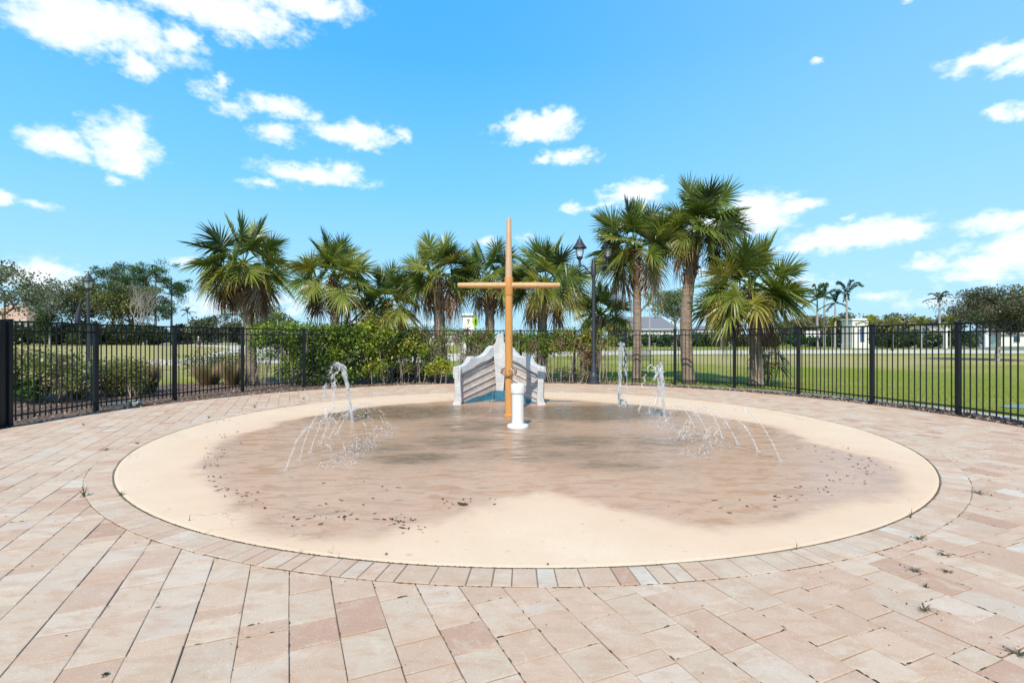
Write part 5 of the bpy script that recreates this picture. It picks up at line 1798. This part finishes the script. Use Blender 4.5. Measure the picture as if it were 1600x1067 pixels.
curveR = [(1030, 798), (1100, 795), (1180, 792), (1240, 780), (1290, 760), (1330, 745), (1360, 728), (1310, 712), (1240, 700)]
for q in range(78):
    t = rg.random() ** .85 * (len(curveR) - 1); i = min(len(curveR) - 2, int(t)); f = t - i
    spots.append((curveR[i][0] * (1 - f) + curveR[i + 1][0] * f + rg.normal(0, 16), curveR[i][1] * (1 - f) + curveR[i + 1][1] * f + rg.normal(0, 7)))
for q in range(12): spots.append((rg.uniform(690, 780), rg.uniform(780, 796)))
for q in range(14): spots.append((rg.uniform(480, 640), rg.uniform(750, 800)))
for q, (px, py) in enumerate(spots):
    src = kinds[q % 4]
    o = src if q < 4 else src.copy()
    if q >= 4: COL.objects.link(o)
    x, y = G(px, py)
    o.location = (x, y, .0085)
    area = 'left side' if px < 420 else 'front left' if px < 680 else 'front, just left of the dry notch' if px < 800 else 'front right' if px < 1215 else 'right side'
    o['label'] = ('slim ' if q % 4 == 2 else 'small dark ') + 'fallen leaf on the splash pad, ' + area
    s = rg.uniform(.3, .75)
    o.scale = (s, s, s)
    o.rotation_euler = (0, 0, rg.uniform(0, 6.28))
# the one big leaf
o = leaf_mesh('dry_leaf', .11, .06, .05).build('dry_leaf', M['vc_matte']); x, y = G(723, 790); o.location = (x, y, .009); o.rotation_euler = (0, 0, 1.2)
tag(o, 'largest dark curled leaf on the pad in front of the white post', 'leaf')

# ------------------------------------------------------------------ weeds in the joints
def weed(label, px, py, h, w_, seed, cols, n=14, group=None):
    rng = np.random.default_rng(seed)
    x, y = G(px, py)
    o = thing('weed', label, 'weed', (x, y, 0), group=group)
    mb = MB()
    V, Fc, Cc = [], [], []
    for i in range(n):
        a = rng.uniform(0, 2 * PI); L = rng.uniform(.5, 1)
        t = Vector((math.cos(a) * w_ * L, math.sin(a) * w_ * L, h * rng.uniform(.35, 1)))
        m_ = Vector((t.x * .4, t.y * .4, t.z * .8)); P = bez(Vector((0, 0, 0)), m_, t, 5)
        wv = Vector((-math.sin(a), math.cos(a), 0)) * .0035
        k = len(V); c = np.array(cols[int(rng.integers(0, len(cols)))]) * rng.uniform(.7, 1.3)
        for j, p in enumerate(P): V += [tuple(p - wv * (1 - j / 4.4)), tuple(p + wv * (1 - j / 4.4))]; Cc += [c, c]
        for j in range(4): Fc.append((k + 2 * j, k + 2 * j + 1, k + 2 * j + 3, k + 2 * j + 2))
    mb.add(V, Fc, np.array(Cc))
    n = n // 2
    cen = rng.normal(0, 1, (n * 2, 3)) * np.array([w_ * .35, w_ * .35, h * .2]) + np.array([0, 0, h * .25]); cen[:, 2] = np.maximum(.004, cen[:, 2])
    mb.leaves(cen, .014, rng, cols[0], .6, .3)
    mb.build('blades', M['leaf'], o)
WG = [(.09, .11, .03), (.14, .15, .05), (.06, .07, .025)]
WD = [(.11, .085, .05), (.17, .13, .08), (.09, .09, .04)]
for i, (px, py, h, w_, c, n, lb) in enumerate([
    (131, 776, .11, .06, WG, 22, 'spiky green weed tuft beside the left outer joint of the ring course'),
    (189, 774, .05, .05, WG, 16, 'small weed at the left edge of the pad rim'),
    (215, 694, .05, .06, WG, 16, 'weed at the upper left pad rim'),
    (166, 703, .03, .12, WD, 22, 'flat moss like weed left of the pad in a paver joint'),
    (474, 624, .09, .09, WG, 18, 'weed tuft behind the pad near the left fence curve'),
    (398, 637, .07, .09, WG, 16, 'weed left of the pad rim below the leftmost palm'),
    (326, 653, .07, .05, WG, 12, 'thin weed at the pad rim below the reddish grass'),
    (130, 665, .07, .05, WD, 10, 'small dry weed in pavers near the second fence post'),
    (1423, 810, .10, .03, WD, 5, 'tall thin dry weed blades at the right pad rim'),
    (1245, 860, .11, .008, WD, 2, 'single upright dry stem at the front right pad rim'),
    (1438, 842, .02, .09, WD, 16, 'dry flat weed star just below the right rim weed'),
    (1430, 892, .02, .08, WD, 16, 'dry flat weed star lower right of the pad rim'),
    (1475, 867, .02, .06, WD, 14, 'dry flat weed between the two star weeds'),
    (1480, 893, .02, .05, WD, 12, 'small dry weed beside the lower star weed'),
    (1530, 771, .03, .13, WD, 20, 'dark dry weed patch right of the pad near the edge of the ring course'),
    (1445, 952, .02, .09, WD, 14, 'dry weed bit beneath the whitish pavers at the right'),
    (1446, 917, .025, .025, WG, 10, 'tiny green weed between pavers at the right'),
    (1590, 1022, .02, .09, WD, 16, 'dry weed at the bottom right corner'),
    (296, 815, .085, .01, WD, 2, 'single thin stem at the left front pad rim'),
    (166, 1054, .012, .02, WG, 14, 'tiny green sprig on pavers at the bottom left'),
    (603, 868, .03, .02, WG, 10, 'tiny green sprout on the dry pad rim at the front'),
    (856, 884, .035, .015, WG, 7, 'little green sprout at the front centre of the pad rim'),
]): weed(lb, px, py, h, w_, 500 + i, c, n)

# moss and grit in joints
mb = MB(); rg = np.random.default_rng(21)
V, Fc, Cc = [], [], []
def lump(x, y, a, L, w_, z):
    k = len(V); m_ = 7
    c = np.array([(.05, .045, .025), (.08, .075, .035), (.035, .028, .018)][int(rg.integers(0, 3))])
    ca, sa = math.cos(a), math.sin(a)
    for j in range(m_):
        t = 2 * PI * j / m_; r = rg.uniform(.5, 1.2)
        u, v = math.cos(t) * L / 2 * r, math.sin(t) * w_ / 2 * r
        V.append((x + u * ca - v * sa, y + u * sa + v * ca, z)); Cc.append(c)
    V.append((x, y, z + w_ * .4)); Cc.append(c * 1.3)
    for j in range(m_): Fc.append((k + j, k + (j + 1) % m_, k + m_))
for (cc, e1, e2, hl, hw) in joints:
    if cc.y > 7.5 and rg.random() < .5: continue
    # long joint
    pr = .75 if cc.x > -1 else .5
    if rg.random() < pr:
        for q in range(int(rg.integers(1, 4))):
            s_ = rg.uniform(-1, 1); p = cc + e1 * hl * s_ + e2 * (hw + .003)
            lump(p.x, p.y, math.atan2(e1.y, e1.x) + rg.normal(0, .1), rg.uniform(.008, .045), rg.uniform(.004, .010), .0)
    if rg.random() < pr * .45:
        for q in range(int(rg.integers(1, 3))):
            s_ = rg.uniform(-1, 1); p = cc + e2 * hw * s_ + e1 * (hl + .002)
            lump(p.x, p.y, math.atan2(e2.y, e2.x) + rg.normal(0, .15), rg.uniform(.008, .05), rg.uniform(.004, .009), .0)
for q in range(1500):
    t = rg.uniform(0, 2 * PI); w_ = abs(math.sin(t * 2.3 + 1)) * .9 + .25
    lump(PC[0] + (PR + .006) * math.cos(t), PC[1] + (PR + .006) * math.sin(t), t + PI / 2, rg.uniform(.01, .05) * w_, rg.uniform(.006, .014) * w_, .005)
for q in range(500):
    t = rg.uniform(0, 2 * PI)
    lump(PC[0] + (PR + .256) * math.cos(t), PC[1] + (PR + .256) * math.sin(t), t + PI / 2, rg.uniform(.01, .05), rg.uniform(.004, .011), .003)
for q in range(700):
    x, y = rg.uniform(-5, 6.5), rg.uniform(1.8, 9)
    if math.hypot(x - PC[0], y - PC[1]) < PR + .05: continue
    s_ = rg.uniform(.003, .010); lump(x, y, rg.uniform(0, 3), s_ * 1.6, s_, .001)
mb.add(V, Fc, np.array(Cc))
tag(mb.build('moss', M['chip']), 'dark moss and grit lodged in the paver joints', 'moss', kind='stuff')
